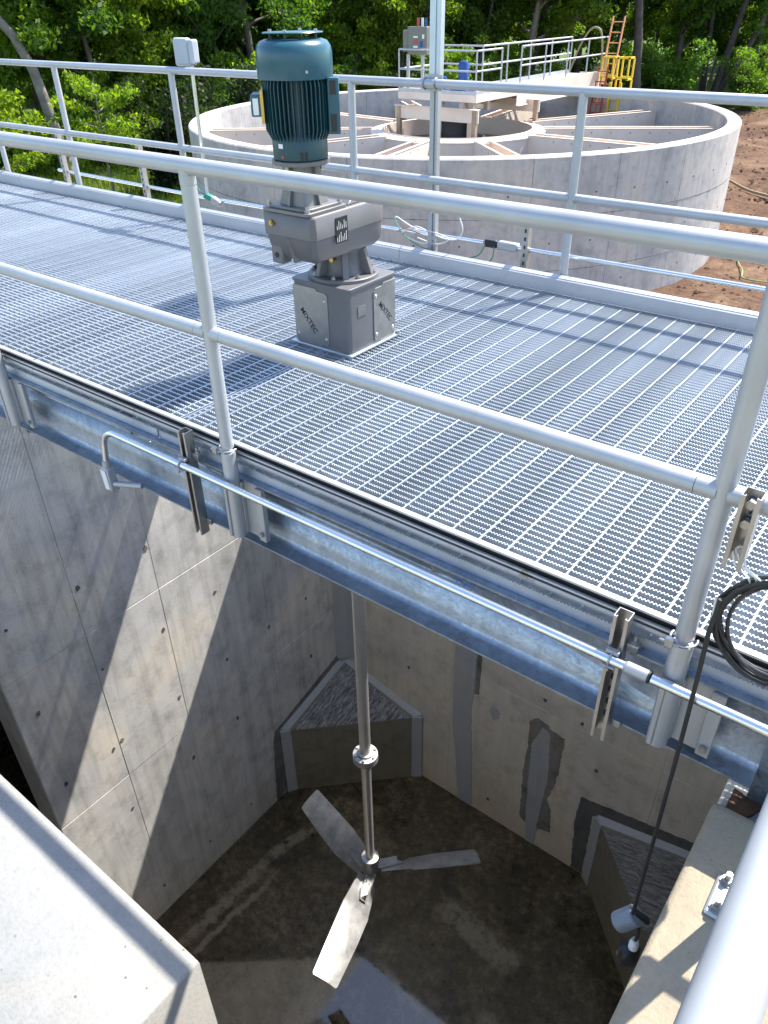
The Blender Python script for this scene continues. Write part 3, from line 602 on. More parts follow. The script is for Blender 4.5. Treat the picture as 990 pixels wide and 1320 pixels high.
# ================================================================== MIXER
MX, MY = -2.46, 2.842; mx = thing('mixer', 'tall vertical mixer with teal motor, grey gearbox and three bladed impeller', 'mixer', (MX, MY, 0.003))
MB().box(MX - 0.205, MX + 0.192, MY - 0.19, MY + 0.205, 0.0035, 0.015).build('base_plate', 'galvanized_grating', mx, bevel=0.002)
for dx, dy in ((-0.192, -0.15), (0.184, 0.19), (-0.192, 0.19)):
    MB().cyl((MX + dx, MY + dy, 0.015), (MX + dx, MY + dy, 0.028), 0.012, n=6).build('plate_bolt', 'bolt_steel', mx)
h = 0.177
def rrect(cx, cy, hx, hy, r, n=4):
    out = []
    for (sx, sy, t0) in ((1, 1, 0), (-1, 1, 90), (-1, -1, 180), (1, -1, 270)):
        for k in range(n + 1):
            t = R(t0 + 90 * k / n); out.append((cx + sx * (hx - r) + r * math.cos(t), cy + sy * (hy - r) + r * math.sin(t)))
    return out
up3 = lambda a, b_, hh: (a, b_, hh)
MB().prism(rrect(MX, MY, h, h, 0.018), up3, 0.016, 0.318).build('pedestal_box', 'gearbox_grey', mx, angle=30)
MB().prism(rrect(MX, MY, h + 0.006, h + 0.006, 0.02), up3, 0.3185, 0.332).build('pedestal_top', 'gearbox_grey', mx, bevel=0.002, angle=30)
# cover plates (stepped outline), one on each face
def cover(face):
    if face == '-y':
        f = lambda a, b_, hh: (MX + a, MY - h - hh, b_); poly = [(-0.176, 0.035), (-0.176, 0.302), (-0.03, 0.302), (-0.02, 0.290), (0.03, 0.290), (0.045, 0.275), (0.045, 0.045), (0.035, 0.025), (0.0, 0.025), (-0.01, 0.018), (-0.16, 0.018)]
        scr = [(0.025, 0.25), (0.025, 0.06), (-0.155, 0.06)]
    elif face == '+x':
        f = lambda a, b_, hh: (MX + h + hh, MY + a, b_); poly = [(0.176, 0.035), (0.176, 0.302), (0.08, 0.302), (0.07, 0.290), (0.02, 0.290), (0.005, 0.275), (0.005, 0.045), (0.015, 0.025), (0.05, 0.025), (0.06, 0.018), (0.16, 0.018)]
        scr = [(0.022, 0.25), (0.022, 0.06), (0.155, 0.06)]
    pl = MB().prism(poly, f, 0.0008, 0.004).build('cover_plate', 'cover_steel', mx, bevel=0.0008, smooth=False, seg=1)
    for a, b_ in scr: MB().cyl(f(a, b_, 0.0041), f(a, b_, 0.0085), 0.0085, 0.006, n=14).build('cover_screw', 'stainless', pl)
    if face == '-y': M = Matrix.Translation(f(-0.082, 0.135, 0.0045)) @ Matrix.Rotation(R(90), 4, 'X') @ Matrix.Rotation(R(-50), 4, 'Z')
    else: M = Matrix.Translation(f(0.095, 0.155, 0.0045)) @ Matrix.Rotation(R(90), 4, 'Z') @ Matrix.Rotation(R(90), 4, 'X') @ Matrix.Rotation(R(-50), 4, 'Z')
    text_mesh('lettering', 'MIXTEC', 0.040, M, 'black_plate', pl, 0.0006)
cover('-y'); cover('+x')
MB().box(MX + h + 0.0008, MX + h + 0.003, MY - 0.115, MY - 0.055, 0.185, 0.235).build('name_plate', 'lantern_grey', mx)
MB().lathe([(0.172, 0), (0.172, 0.014), (0.168, 0.018), (0.10, 0.018)], (MX, MY, 0.3325), 48).build('mounting_flange', 'gearbox_casting', mx)
for k in range(8):
    t = R(22.5 + 45 * k); p = (MX + 0.152 * math.cos(t), MY + 0.152 * math.sin(t))
    MB().cyl((*p, 0.351), (*p, 0.361), 0.012, n=6).cyl((*p, 0.361), (*p, 0.366), 0.006, n=10).build('flange_bolt', 'bolt_steel', mx)
MB().lathe([(0.112, 0), (0.10, 0.02), (0.098, 0.10), (0.12, 0.135)], (MX, MY, 0.351), 40).build('output_neck', 'gearbox_casting', mx)
for k in range(6):
    t = R(15 + 60 * k); c_, s_ = math.cos(t), math.sin(t)
    MB().prism([(0.085, 0.351), (0.155, 0.351), (0.118, 0.47), (0.085, 0.47)], lambda a, b_, hh: (MX + a * c_ - hh * s_, MY + a * s_ + hh * c_, b_), -0.014, 0.014).build('neck_rib', 'gearbox_casting', mx, bevel=0.002)
MB().cyl((MX + 0.03, MY - 0.098, 0.435), (MX + 0.035, MY - 0.125, 0.435), 0.011, n=12).build('grease_plug', 'brass', mx)
# gearbox housing: squared at the motor end, rounded round the output shaft
def gplan(wd, y0, rr, nseg=10, taper=0.0):
    pts = [(MX - wd, y0 + 0.02), (MX - wd + 0.02, y0), (MX + wd - 0.02, y0), (MX + wd, y0 + 0.02)]
    for k in range(nseg + 1):
        t = R(-10 + 200 * k / nseg); pts.append((MX + rr * math.cos(t), MY + 0.065 + rr * math.sin(t)))
    return pts
def ring(pl, z): return [(a, b_, z) for a, b_ in pl]
GY = 2.478
gb = MB().loft([ring(gplan(0.118, GY + 0.045, 0.125), 0.475), ring(gplan(0.14, GY + 0.02, 0.145), 0.50), ring(gplan(0.147, GY + 0.006, 0.151), 0.575), ring(gplan(0.148, GY + 0.004, 0.152), 0.58)]).build('gearbox_housing', 'gearbox_casting', mx, bevel=0.004, angle=40)
MB().loft([ring(gplan(0.154, GY, 0.157), 0.581), ring(gplan(0.155, GY - 0.002, 0.158), 0.672), ring(gplan(0.148, GY + 0.006, 0.151), 0.682)]).build('gearbox_case', 'gearbox_casting', mx, bevel=0.003, angle=40)
MB().loft([[(MX - 0.13, 2.74, 0.6825), (MX + 0.13, 2.74, 0.6825), (MX + 0.12, 3.02, 0.6825), (MX - 0.12, 3.02, 0.6825)], [(MX - 0.12, 2.79, 0.712), (MX + 0.12, 2.79, 0.712), (MX + 0.105, 3.01, 0.712), (MX - 0.105, 3.01, 0.712)]]).build('gearbox_cap', 'gearbox_casting', mx, bevel=0.006)
# foot bosses and recess below the front of the housing
MB().box(MX - 0.125, MX - 0.055, GY + 0.015, GY + 0.075, 0.452, 0.580).build('housing_boss', 'gearbox_casting', mx, bevel=0.008)
MB().box(MX - 0.054, MX + 0.10, GY + 0.0215, GY + 0.045, 0.50, 0.575).build('housing_recess', 'gearbox_grey', mx)
MB().bar((MX + 0.0, GY + 0.012, 0.578), (MX + 0.02, GY + 0.03, 0.47), 0.008, 0.03).build('housing_rib', 'gearbox_casting', mx)
MB().cyl((MX - 0.09, GY + 0.016, 0.49), (MX - 0.09, GY + 0.012, 0.49), 0.012, n=14).build('boss_hole', 'dark_void', mx)
MB().cyl((MX - 0.085, GY - 0.001, 0.635), (MX - 0.085, GY - 0.012, 0.635), 0.013, n=6).cyl((MX - 0.085, GY - 0.012, 0.635), (MX - 0.085, GY - 0.016, 0.635), 0.007, n=12).build('oil_plug', 'brass', mx)
MB().box(MX + 0.1551, MX + 0.1575, GY + 0.145, GY + 0.225, 0.545, 0.655).build('rating_plate', 'black_plate', mx)
rpl = bpy.data.objects['rating_plate']
for k in range(6):
    for q, (a, b_) in enumerate(((0.551, 0.551 + 0.02 + 0.02 * ((k * 7) % 3) / 2), (0.604, 0.604 + 0.016 + 0.02 * ((k * 5) % 3) / 2))):
        MB().box(MX + 0.1576, MX + 0.1580, GY + 0.152 + k * 0.012, GY + 0.1545 + k * 0.012, a, b_).build('plate_print', 'white_print', rpl)
# motor adapter
QY = 2.60
MB().prism(rrect(MX, QY, 0.138, 0.132, 0.02), up3, 0.6825, 0.696).build('adapter_plate', 'lantern_grey', mx, bevel=0.002, angle=30)
MB().prism(rrect(MX, QY, 0.122, 0.118, 0.04), up3, 0.6965, 0.708).build('adapter_step', 'lantern_grey', mx, bevel=0.003, angle=30)
for sx in (-1, 1):
    for sy in (-1, 1):
        p = (MX + sx * 0.112, QY + sy * 0.106)
        MB().cyl((*p, 0.6965), (*p, 0.708), 0.013, n=6).cyl((*p, 0.708), (*p, 0.722), 0.007, n=10).build('adapter_bolt', 'bolt_steel', mx)
MB().loft([ring(rrect(MX, QY, 0.082, 0.082, 0.02), 0.7085), ring(rrect(MX, QY, 0.066, 0.066, 0.03), 0.80), ring(rrect(MX, QY, 0.068, 0.068, 0.035), 0.868)]).build('lantern', 'lantern_grey', mx, angle=30)
for k in range(8):
    t = R(45 * k); c_, s_ = math.cos(t), math.sin(t)
    MB().prism([(0.05, 0.7085), (0.10, 0.7085), (0.078, 0.80), (0.084, 0.868), (0.05, 0.868)], lambda a, b_, hh: (MX + a * c_ - hh * s_, QY + a * s_ + hh * c_, b_), -0.005, 0.005).build('lantern_rib', 'lantern_grey', mx, smooth=False)
mo = MB().lathe([(0.095, 0.0), (0.124, 0.002), (0.124, 0.018), (0.112, 0.019)], (MX, QY, 0.868), 40).build('motor_flange', 'lantern_grey', mx)
for k in range(4):
    t = R(8 + 90 * k); p = (MX + 0.108 * math.cos(t), QY + 0.108 * math.sin(t)); MB().cyl((*p, 0.853), (*p, 0.8675), 0.010, n=6).build('motor_bolt', 'bolt_steel', mx)
MB().lathe([(0.112, 0.0), (0.116, 0.004), (0.116, 0.085), (0.108, 0.10), (0.108, 0.31), (0.10, 0.32)], (MX, QY, 0.888), 48).build('motor_body', 'motor_teal_dark', mx)
ml = MB()
fme = None
prof = [(0.100, 0.955), (0.112, 0.955), (0.137, 1.000), (0.1385, 1.16), (0.130, 1.196), (0.100, 1.196)]
fme = MB().prism(prof, lambda a, b_, hh: (a, hh, b_), -0.0022, 0.0022).mesh('cooling_fin', smooth=False)
NFIN = 44
for k in range(NFIN):
    t = R(360 * k / NFIN + 3)
    d_ = math.degrees(t) % 360
    link('cooling_fin', fme, 'motor_teal_dark', mx, loc=(MX, QY, 0), rot=(0, 0, t))
MB().lathe([(0.128, 0), (0.151, 0.0), (0.153, 0.004), (0.153, 0.088), (0.148, 0.112), (0.134, 0.129), (0.112, 0.136), (0.108, 0.130), (0.02, 0.128)], (MX, QY, 1.186), 56).build('fan_cowl', 'motor_teal', mx, angle=50)
for k in range(4):
    t = R(25 + 90 * k); p = (MX + 0.095 * math.cos(t), QY + 0.095 * math.sin(t)); MB().cyl((*p, 1.312), (*p, 1.340), 0.0055, n=10).build('canopy_post', 'motor_teal_dark', mx)
    MB().cyl((*p, 1.3465), (*p, 1.354), 0.007, n=6).build('canopy_bolt', 'bolt_steel', mx)
    t2 = R(60 + 90 * k); c_ = (math.cos(t2), math.sin(t2)); MB().cyl((MX + 0.152 * c_[0], QY + 0.152 * c_[1], 1.215), (MX + 0.157 * c_[0], QY + 0.157 * c_[1], 1.215), 0.006, n=8).build('cowl_screw', 'bolt_steel', mx)
MB().lathe([(0.0, 0), (0.118, 0.0), (0.121, 0.002), (0.118, 0.005), (0.03, 0.0065), (0.0, 0.0065)], (MX, QY, 1.340), 48).build('rain_canopy', 'motor_teal', mx)
WV = Vector((0.756, 0.655, 0)); UV = Vector((-0.655, 0.756, 0))   # across / away as seen from the deck
def mbox(mb, cw, cu, hw, hu, z0, z1):
    c0 = Vector((MX, QY, 0)) + WV * cw + UV * cu; vs = []
    for z in (z0, z1):
        for a, b_ in ((-1, -1), (1, -1), (1, 1), (-1, 1)): p = c0 + WV * (a * hw) + UV * (b_ * hu); vs.append((p.x, p.y, z))
    return mb.add(vs, [(0, 3, 2, 1), (4, 5, 6, 7), (0, 1, 5, 4), (1, 2, 6, 5), (2, 3, 7, 6), (3, 0, 4, 7)])
jb = mbox(MB(), -0.163, -0.01, 0.022, 0.06, 1.055, 1.135).build('terminal_box', 'motor_teal', mx, bevel=0.005)
mbox(MB(), -0.165, -0.0715, 0.011, 0.001, 1.062, 1.122).build('box_label', 'white_print', jb)
mbox(MB(), -0.138, -0.04, 0.006, 0.045, 1.03, 1.15).build('box_gasket', 'brass', jb)
fb = mbox(MB(), 0.150, -0.03, 0.024, 0.05, 0.985, 1.19).build('motor_foot', 'motor_teal', mx, bevel=0.004)
mbox(MB(), 0.148, -0.0815, 0.012, 0.001, 1.13, 1.18).build('foot_slot', 'black_plate', fb); mbox(MB(), 0.148, -0.0815, 0.012, 0.001, 0.995, 1.06).build('foot_slot', 'black_plate', fb)
def wrap_label(name, r, z0, z1, deg, half, mat, parent):
    rings = []
    for k in range(6):
        t = R(deg - half + 2 * half * k / 5); c_, s_ = math.cos(t), math.sin(t)
        rings.append([(MX + (r + 0.0006) * c_, QY + (r + 0.0006) * s_, z0), (MX + (r + 0.0016) * c_, QY + (r + 0.0016) * s_, z0), (MX + (r + 0.0016) * c_, QY + (r + 0.0016) * s_, z1), (MX + (r + 0.0006) * c_, QY + (r + 0.0006) * s_, z1)])
    MB().loft(rings).build(name, mat, parent)
VIEW = math.degrees(math.atan2(-2.60, 2.46))     # direction from the motor to the camera
wrap_label('motor_label', 0.116, 0.938, 0.955, VIEW - 44, 6, 'white_print', mx)
wrap_label('cowl_label', 0.153, 1.195, 1.222, VIEW - 88, 7, 'white_print', mx)
wrap_label('vent_slot', 0.116, 0.893, 0.925, VIEW + 2, 3, 'black_plate', mx); wrap_label('vent_slot', 0.116, 0.893, 0.925, VIEW + 11, 3, 'black_plate', mx)
wrap_label('drain_plug', 0.116, 0.90, 0.912, VIEW - 40, 3, 'cable_red', mx)
# shaft and impeller
MB().tube([(MX, MY, 0.36), (MX, MY, -3.235)], 0.042, 28).build('upper_shaft', 'stainless', mx)
MB().lathe([(0.047, 0.06), (0.060, 0.055), (0.062, 0.035), (0.094, 0.031), (0.096, 0.0), (0.096, -0.03), (0.062, -0.034), (0.055, -0.055), (0.04, -0.056)][::-1], (MX, MY, -3.275), 40).build('shaft_coupling', 'stainless_swirl', mx)
for k in range(6):
    t = R(60 * k); p = (MX + 0.078 * math.cos(t), MY + 0.078 * math.sin(t)); MB().cyl((*p, -3.245), (*p, -3.228), 0.011, n=6).build('coupling_bolt', 'bolt_steel', mx)
MB().tube([(MX, MY, -3.29), (MX, MY, -4.62)], 0.038, 28).build('lower_shaft', 'stainless', mx)
hub = MB().lathe([(0.048, -0.36), (0.062, -0.34), (0.068, -0.02), (0.072, 0.0), (0.072, 0.03), (0.055, 0.036), (0.039, 0.037)], (MX, MY, -4.60), 36).build('impeller_hub', 'stainless_swirl', mx)
for k, ph in enumerate((288, 48, 168)):
    t = R(ph); rad = Vector((math.cos(t), math.sin(t), 0)); tan = Vector((-math.sin(t), math.cos(t), 0)); zz = Vector((0, 0, 1))
    rings = []; HZ = Vector((MX, MY, -4.79))
    for r_, be, ch, off, dz in ((0.085, 52, 0.22, 0.0, 0.0), (0.20, 49, 0.25, 0.0, 0.0), (0.33, 45, 0.275, 0.0, 0.0), (0.36, 40, 0.275, 0.0, -0.002), (0.60, 33, 0.255, -0.01, -0.01), (0.93, 29, 0.225, -0.03, -0.02), (0.945, 29, 0.205, -0.03, -0.02)):
        cd = tan * math.cos(R(be)) - zz * math.sin(R(be)); nn = tan * math.sin(R(be)) + zz * math.cos(R(be)); c0 = HZ + rad * r_ + tan * off + zz * dz; th = 0.005; cam_ = 0.012
        lw_ = [c0 + cd * (ch / 2 * s_) + nn * (cam_ * (1 - s_ * s_) - th) for s_ in (-1, -0.5, 0, 0.5, 1)]
        up_ = [c0 + cd * (ch / 2 * s_) + nn * (cam_ * (1 - s_ * s_) + th) for s_ in (1, 0.5, 0, -0.5, -1)]
        rings.append(lw_ + up_)
    bl = MB().loft(rings).build('blade', 'stainless_swirl', mx, angle=30)
    be = 50; cd = tan * math.cos(R(be)) - zz * math.sin(R(be)); nn = tan * math.sin(R(be)) + zz * math.cos(R(be))
    c0 = HZ + nn * 0.022; pl = [(0.05, -0.05), (0.05, 0.055), (0.27, 0.045), (0.28, -0.02), (0.2, -0.05)]
    MB().prism(pl, lambda a, b_, hh: tuple(c0 + rad * a + cd * b_ + nn * hh), -0.003, 0.012).build('blade_ear', 'stainless_swirl', bl, smooth=False)
    MB().prism([(0.05, -0.006), (0.05, 0.006), (0.24, 0.006), (0.24, -0.006)], lambda a, b_, hh: tuple(c0 + rad * a + cd * b_ + nn * hh), 0.013, 0.06).build('ear_gusset', 'stainless_swirl', bl, smooth=False)
    for a, b_ in ((0.12, 0.03), (0.20, 0.028), (0.25, -0.005), (0.12, -0.03)):
        p = c0 + rad * a + cd * b_; MB().cyl(p + nn * 0.0125, p + nn * 0.024, 0.010, n=6).build('blade_bolt', 'bolt_steel', bl)

# ================================================================== NEAR CONDUIT, STRUTS, CABLES
YC, ZC, RC = 1.535, -0.036, 0.0137
cd_ = thing('conduit', 'shiny metal conduit running along the near beam to a small junction fitting', 'conduit', (-1.4, YC, ZC))
bend = arc((-2.62, YC, ZC - 0.105), (0, 0, 1), (-1, 0, 0), 0.105, 0, R(78), 10)
MB().tube([(-0.40, YC, ZC), (-2.60, YC, ZC)] + bend + [bend[-1] + Vector((-0.022, 0, -0.10))], RC, 18).build('conduit_pipe', 'conduit_steel', cd_)
MB().tube([(-0.33, YC, ZC - .001), (1.5, YC, ZC - 0.004)], RC + 0.001, 18).build('conduit_pipe', 'conduit_steel', cd_)
MB().tube([(-0.405, YC, ZC), (-0.400, YC, ZC), (-0.398, YC, ZC), (-0.34, YC, ZC)], [RC + .001, RC + .003, RC + 0.0045, RC + 0.0045], 18).build('conduit_coupling', 'aluminium_dull', cd_)
MB().tube([(-0.3395, YC, ZC), (-0.334, YC, ZC)], RC + 0.004, 18).build('coupling_seal', 'black_rubber_and_shade', cd_)
e0 = bend[-1] + Vector((-0.022, 0, -0.10))
MB().cyl(e0 + Vector((0.003, 0, 0.02)), e0 + Vector((-0.001, 0, -0.012)), RC + 0.005, n=16).build('conduit_nut', 'aluminium_dull', cd_)
fit = MB().loft([[(e0.x - 0.022, YC - 0.022, e0.z - 0.012), (e0.x + 0.022, YC - 0.022, e0.z - 0.012), (e0.x + 0.022, YC + 0.022, e0.z - 0.012), (e0.x - 0.022, YC + 0.022, e0.z - 0.012)], [(e0.x - 0.016, YC - 0.024, e0.z - 0.125), (e0.x + 0.034, YC - 0.024, e0.z - 0.125), (e0.x + 0.034, YC + 0.02, e0.z - 0.125), (e0.x - 0.016, YC + 0.02, e0.z - 0.125)]]).build('junction_fitting', 'aluminium_dull', cd_, bevel=0.007)
MB().prism([(-0.018, -0.02), (0.018, -0.02), (0.025, -0.112), (-0.008, -0.118)], lambda a, b_, h_: (e0.x + a, YC + h_, e0.z + b_), -0.0235, -0.0275).build('fitting_cover', 'white_plastic', fit, bevel=0.002)
MB().tube([(e0.x + 0.03, YC, e0.z - 0.09), (e0.x + 0.16, YC + 0.05, e0.z - 0.08)], RC, 16).build('conduit_stub', 'aluminium_dull', cd_)
def strut(name, label, x, y, z0, z1, group=None, mat='strut_steel', slot=False, sy=-1):
    """U-shaped channel strut, open towards sy*y"""
    e = thing(name, label, 'strut', (x, y, z0), group); t = 0.0026; hw = 0.0206; dp = 0.041
    poly = [(-hw, 0), (hw, 0), (hw, dp), (hw - 0.0095, dp), (hw - 0.0095, dp - 0.007), (hw - 0.0072, dp - 0.007), (hw - 0.0072, dp - t), (hw - t, dp - t), (hw - t, t), (-hw + t, t), (-hw + t, dp - t), (-hw + 0.0072, dp - t), (-hw + 0.0072, dp - 0.007), (-hw + 0.0095, dp - 0.007), (-hw + 0.0095, dp), (-hw, dp)]
    MB().prism(poly, lambda a, b_, h_: (x + a, y + sy * b_, h_), z0, z1).build('strut_channel', mat, e, smooth=False)
    return e
for x, lb in ((-2.200, 'dark channel strut clamped to the near beam left of the first post'), (-0.445, 'dark channel strut on the near beam left of the right hand post')):
    e = strut('strut_channel_bracket', lb, x, 1.598, -0.375, 0.095)
    MB().tube(arc((x, YC - 0.001, ZC), (0, 0, 1), (0, -1, 0), RC + 0.0025, R(-60), R(240), 16), 0.0028, 8).build('pipe_clamp', 'aluminium_dull', e)
    MB().box(x - 0.019, x + 0.019, YC - RC - 0.004, YC + 0.012, ZC - 0.0165, ZC - 0.0125).build('clamp_ear', 'aluminium_dull', e, bevel=0.001); MB().box(x - 0.018, x + 0.018, YC + 0.004, YC + 0.02, ZC + 0.0145, ZC + 0.026).build('clamp_ear', 'aluminium_dull', e, bevel=0.001)
    MB().cyl((x, YC - 0.02, ZC - 0.022), (x, YC + 0.005, ZC - 0.022), 0.006, n=10).build('clamp_screw', 'bolt_steel', e)
    MB().box(x + 0.0225, x + 0.055, 1.575, 1.60, -0.022, 0.005).build('beam_clip', 'bolt_steel', e, bevel=0.002); MB().box(x + 0.0225, x + 0.05, 1.588, 1.601, -0.33, -0.305).build('beam_clip', 'bolt_steel', e, bevel=0.002)
    MB().cyl((x + 0.04, 1.588, -0.035), (x + 0.04, 1.588, 0.03), 0.006, n=10).cyl((x + 0.04, 1.588, 0.0052), (x + 0.04, 1.588, 0.013), 0.011, n=6).build('clip_bolt', 'bolt_steel', e)
    for k in range(4): MB().prism(blob(0, 0, 0.007, 0.014, 12, 0.0), lambda a, b_, h_: (x + a, h_, -0.30 + k * 0.05 + b_), 1.5953, 1.5945).build('strut_slot', 'dark_void', e)
# hanging strut on the right hand mid rail
hs = strut('strut_channel_bracket', 'short channel strut hung on the mid rail above the cable coil', -0.222, 1.558, 0.385, 0.575)
MB().tube(arc((-0.222, YNR, ZMID), (0, 0, 1), (0, -1, 0), PR + 0.004, R(-150), R(150), 14), 0.004, 8).build('rail_clamp', 'bolt_steel', hs)
MB().cyl((-0.222, 1.552, 0.545), (-0.222, 1.535, 0.545), 0.012, n=6).build('strut_nut', 'bolt_steel', hs)
MB().cyl((-0.222, 1.552, 0.495), (-0.222, 1.535, 0.495), 0.012, n=6).build('strut_nut', 'strut_steel', hs)
MB().tube(arc((-0.214, 1.535, 0.43), (1, 0, 0), (0, 0, 1), 0.011, 0, R(330), 12), 0.0025, 6).build('shackle', 'white_plastic', hs)
# cable coil: several loose turns
cc_ = thing('cable_coil', 'coil of black cable hanging from the right hand mid rail', 'cable', (-0.13, 1.545, 0.06))
NT = 9
rr = random.Random(5); pts = []
for turn in range(NT):
    ca, cz, rx, rz = -0.096 + rr.uniform(-.012, .010), 0.250 + rr.uniform(-.012, .010), 0.122 + rr.uniform(-.018, .010), 0.142 + rr.uniform(-.018, .012)
    cy_ = 1.535 + turn * 0.0034 - 0.018; loop = []
    for k in range(29):
        t = R(95 + 360 * k / 28); pinch = 0.35 + 0.65 * min(1, abs(math.sin((t - R(90)) / 2)) * 1.5)
        loop.append((ca + rx * math.cos(t), 1.537 + (cy_ - 1.537) * pinch - 0.012 * math.sin(t), cz + rz * math.sin(t) + (0.142 - rz) * max(0, math.sin(t)) * .9))
    MB().tube(loop, 0.0047, 8).build('cable_turn', 'black_rubber_and_shade', cc_)
for k, (dx, dz) in enumerate(((0, 0), (0.012, -0.004), (-0.012, -0.008))):
    MB().tube([(-0.218 + dx, 1.53, 0.425), (-0.205 + dx, 1.522, 0.40), (-0.17 + dx, 1.522, 0.385 + dz), (-0.16 + dx, 1.53, 0.36 + dz)], 0.0026, 6).build('tie_wire', 'white_plastic', cc_)
MB().tube([(-0.234, 1.522, 0.30), (-0.230, 1.516, 0.26), (-0.226, 1.513, 0.22)], 0.0035, 6).build('tie_wire', 'cable_white', cc_)
fl = thing('float_switch', 'black cable with grey weight and black float hanging into the basin', 'float switch', (-0.2, 1.5, -1.2))
MB().tube([(-0.222, 1.515, 0.30), (-0.226, 1.508, 0.20), (-0.220, 1.502, 0.05), (-0.214, 1.50, -0.2), (-0.208, 1.50, -0.6), (-0.204, 1.50, -0.99)], 0.0058, 10).build('cable', 'black_rubber_and_shade', fl)
gw = MB(); ax = Vector((-0.55, -0.25, -0.8)).normalized(); c0 = Vector((-0.216, 1.50, -1.03))
gw.cyl(c0 - ax * 0.044, c0 + ax * 0.04, 0.034, n=32); gw.build('weight', 'grey_pvc', fl, bevel=0.006)
MB().bar(c0 - ax * 0.047 + Vector((-0.012, 0, 0)), c0 - ax * 0.042 + Vector((0.038, 0.016, -0.025)), 0.024, 0.016).build('cable_clip', 'black_plastic', fl, bevel=0.004)
MB().tube([(-0.185, 1.495, -1.0), (-0.172, 1.49, -1.035), (-0.17, 1.49, -1.07), (-0.172, 1.49, -1.10)], 0.0058, 8).build('cable', 'black_rubber_and_shade', fl)
MB().lathe([(0.010, -0.05), (0.016, -0.046), (0.016, -0.022), (0.013, -0.018), (0.011, 0)], (-0.173, 1.49, -1.095), 12).build('cable_gland', 'white_plastic', fl)
MB().lathe([(0.0, -0.10), (0.022, -0.098), (0.036, -0.08), (0.040, -0.05), (0.033, -0.012), (0.016, 0.0), (0.0, 0.0)], (-0.18, 1.492, -1.145), 28).build('float_body', 'black_plastic', fl)

# ================================================================== FAR SIDE FITTINGS
YQ = 4.262
fc = thing('conduit', 'thin metal conduit running low behind the far guardrail', 'conduit', (-4, YQ, 0.15))
MB().tube([(-7.15, YQ, 0.163), (-5.14, YQ, 0.147), (-5.03, YQ, 0.145)], 0.0135, 14).build('conduit_pipe', 'conduit_steel', fc)
MB().tube([(-4.93, YQ, 0.146), (-3.32, YQ, 0.155), (-2.52, YQ, 0.168)], 0.0135, 14).build('conduit_pipe', 'conduit_steel', fc)
MB().tube([(-2.40, YQ, 0.170), (1.6, YQ, 0.19)], 0.0135, 14).build('conduit_pipe', 'conduit_steel', fc)
b1 = MB().box(-2.415, -2.275, YQ - 0.026, YQ + 0.026, 0.147, 0.197).build('conduit_body', 'aluminium_dull', fc, bevel=0.01)
MB().box(-2.505, -2.42, YQ - 0.022, YQ + 0.022, 0.150, 0.196).build('open_fitting', 'black_plastic', fc, bevel=0.006)
MB().bar((-5.02, YQ - 0.01, 0.150), (-4.91, YQ - 0.02, 0.118), 0.045, 0.045).build('conduit_body', 'aluminium_dull', fc, bevel=0.01)
MB().bar((-5.10, YQ - 0.01, 0.165), (-5.02, YQ - 0.012, 0.15), 0.042, 0.042).build('open_fitting', 'cable_green', fc, bevel=0.006)
def wire(name, label, mat, pts, r=0.004):
    # smooth a control polyline
    P = [Vector(p) for p in pts]; out = []
    for i in range(len(P) - 1):
        p0, p1, p2, p3 = P[max(i - 1, 0)], P[i], P[i + 1], P[min(i + 2, len(P) - 1)]
        for k in range(6):
            t = k / 6; out.append(0.5 * ((2 * p1) + (p2 - p0) * t + (2 * p0 - 5 * p1 + 4 * p2 - p3) * t * t + (3 * p1 - p0 - 3 * p2 + p3) * t ** 3))
    out.append(P[-1]); return MB().tube(out, r, 8)
w1 = thing('loose_wires', 'loose bundle of white and green wires at the foot of the tall pole', 'wires', (-2.95, YQ, 0.15))
wire('', '', '', [(-3.20, YQ - 0.02, 0.235), (-3.17, YQ - 0.03, 0.245), (-3.05, YQ - 0.03, 0.20), (-2.92, YQ - 0.03, 0.185), (-2.80, YQ - 0.03, 0.16), (-2.70, YQ - 0.03, 0.17), (-2.66, YQ - 0.03, 0.23), (-2.685, YQ - 0.03, 0.30)]).build('wire', 'cable_white', w1)
wire('', '', '', [(-3.12, YQ - 0.03, 0.16), (-3.0, YQ - 0.04, 0.21), (-2.88, YQ - 0.035, 0.16), (-2.95, YQ - 0.04, 0.11), (-3.08, YQ - 0.03, 0.125)]).build('wire', 'cable_white', w1)
wire('', '', '', [(-3.1, YQ - 0.04, 0.18), (-2.9, YQ - 0.045, 0.195), (-2.76, YQ - 0.04, 0.165), (-2.85, YQ - 0.04, 0.12), (-3.0, YQ - 0.04, 0.14)]).build('wire', 'cable_white', w1)
wire('', '', '', [(-3.20, YQ - 0.02, 0.235), (-3.14, YQ - 0.04, 0.17), (-3.05, YQ - 0.04, 0.11), (-2.94, YQ - 0.04, 0.08), (-2.90, YQ - 0.04, 0.095)], 0.003).build('wire', 'cable_green', w1)
wire('', '', '', [(-3.18, YQ - 0.02, 0.15), (-3.10, YQ - 0.05, 0.185), (-2.98, YQ - 0.045, 0.17)], 0.003).build('wire', 'cable_red', w1)
wire('', '', '', [(-2.495, YQ - 0.024, 0.165), (-2.53, YQ - 0.04, 0.10), (-2.62, YQ - 0.04, 0.065), (-2.66, YQ - 0.04, 0.055)], 0.004).build('wire', 'cable_green', w1)
wire('', '', '', [(-2.43, YQ - 0.024, 0.16), (-2.43, YQ - 0.05, 0.09), (-2.50, YQ - 0.05, 0.05), (-2.58, YQ - 0.05, 0.04)], 0.004).build('wire', 'cable_green', w1)
wire('', '', '', [(-5.06, YQ - 0.03, 0.16), (-5.12, YQ - 0.04, 0.2), (-5.17, YQ - 0.03, 0.24)], 0.004).build('wire', 'cable_green', w1)
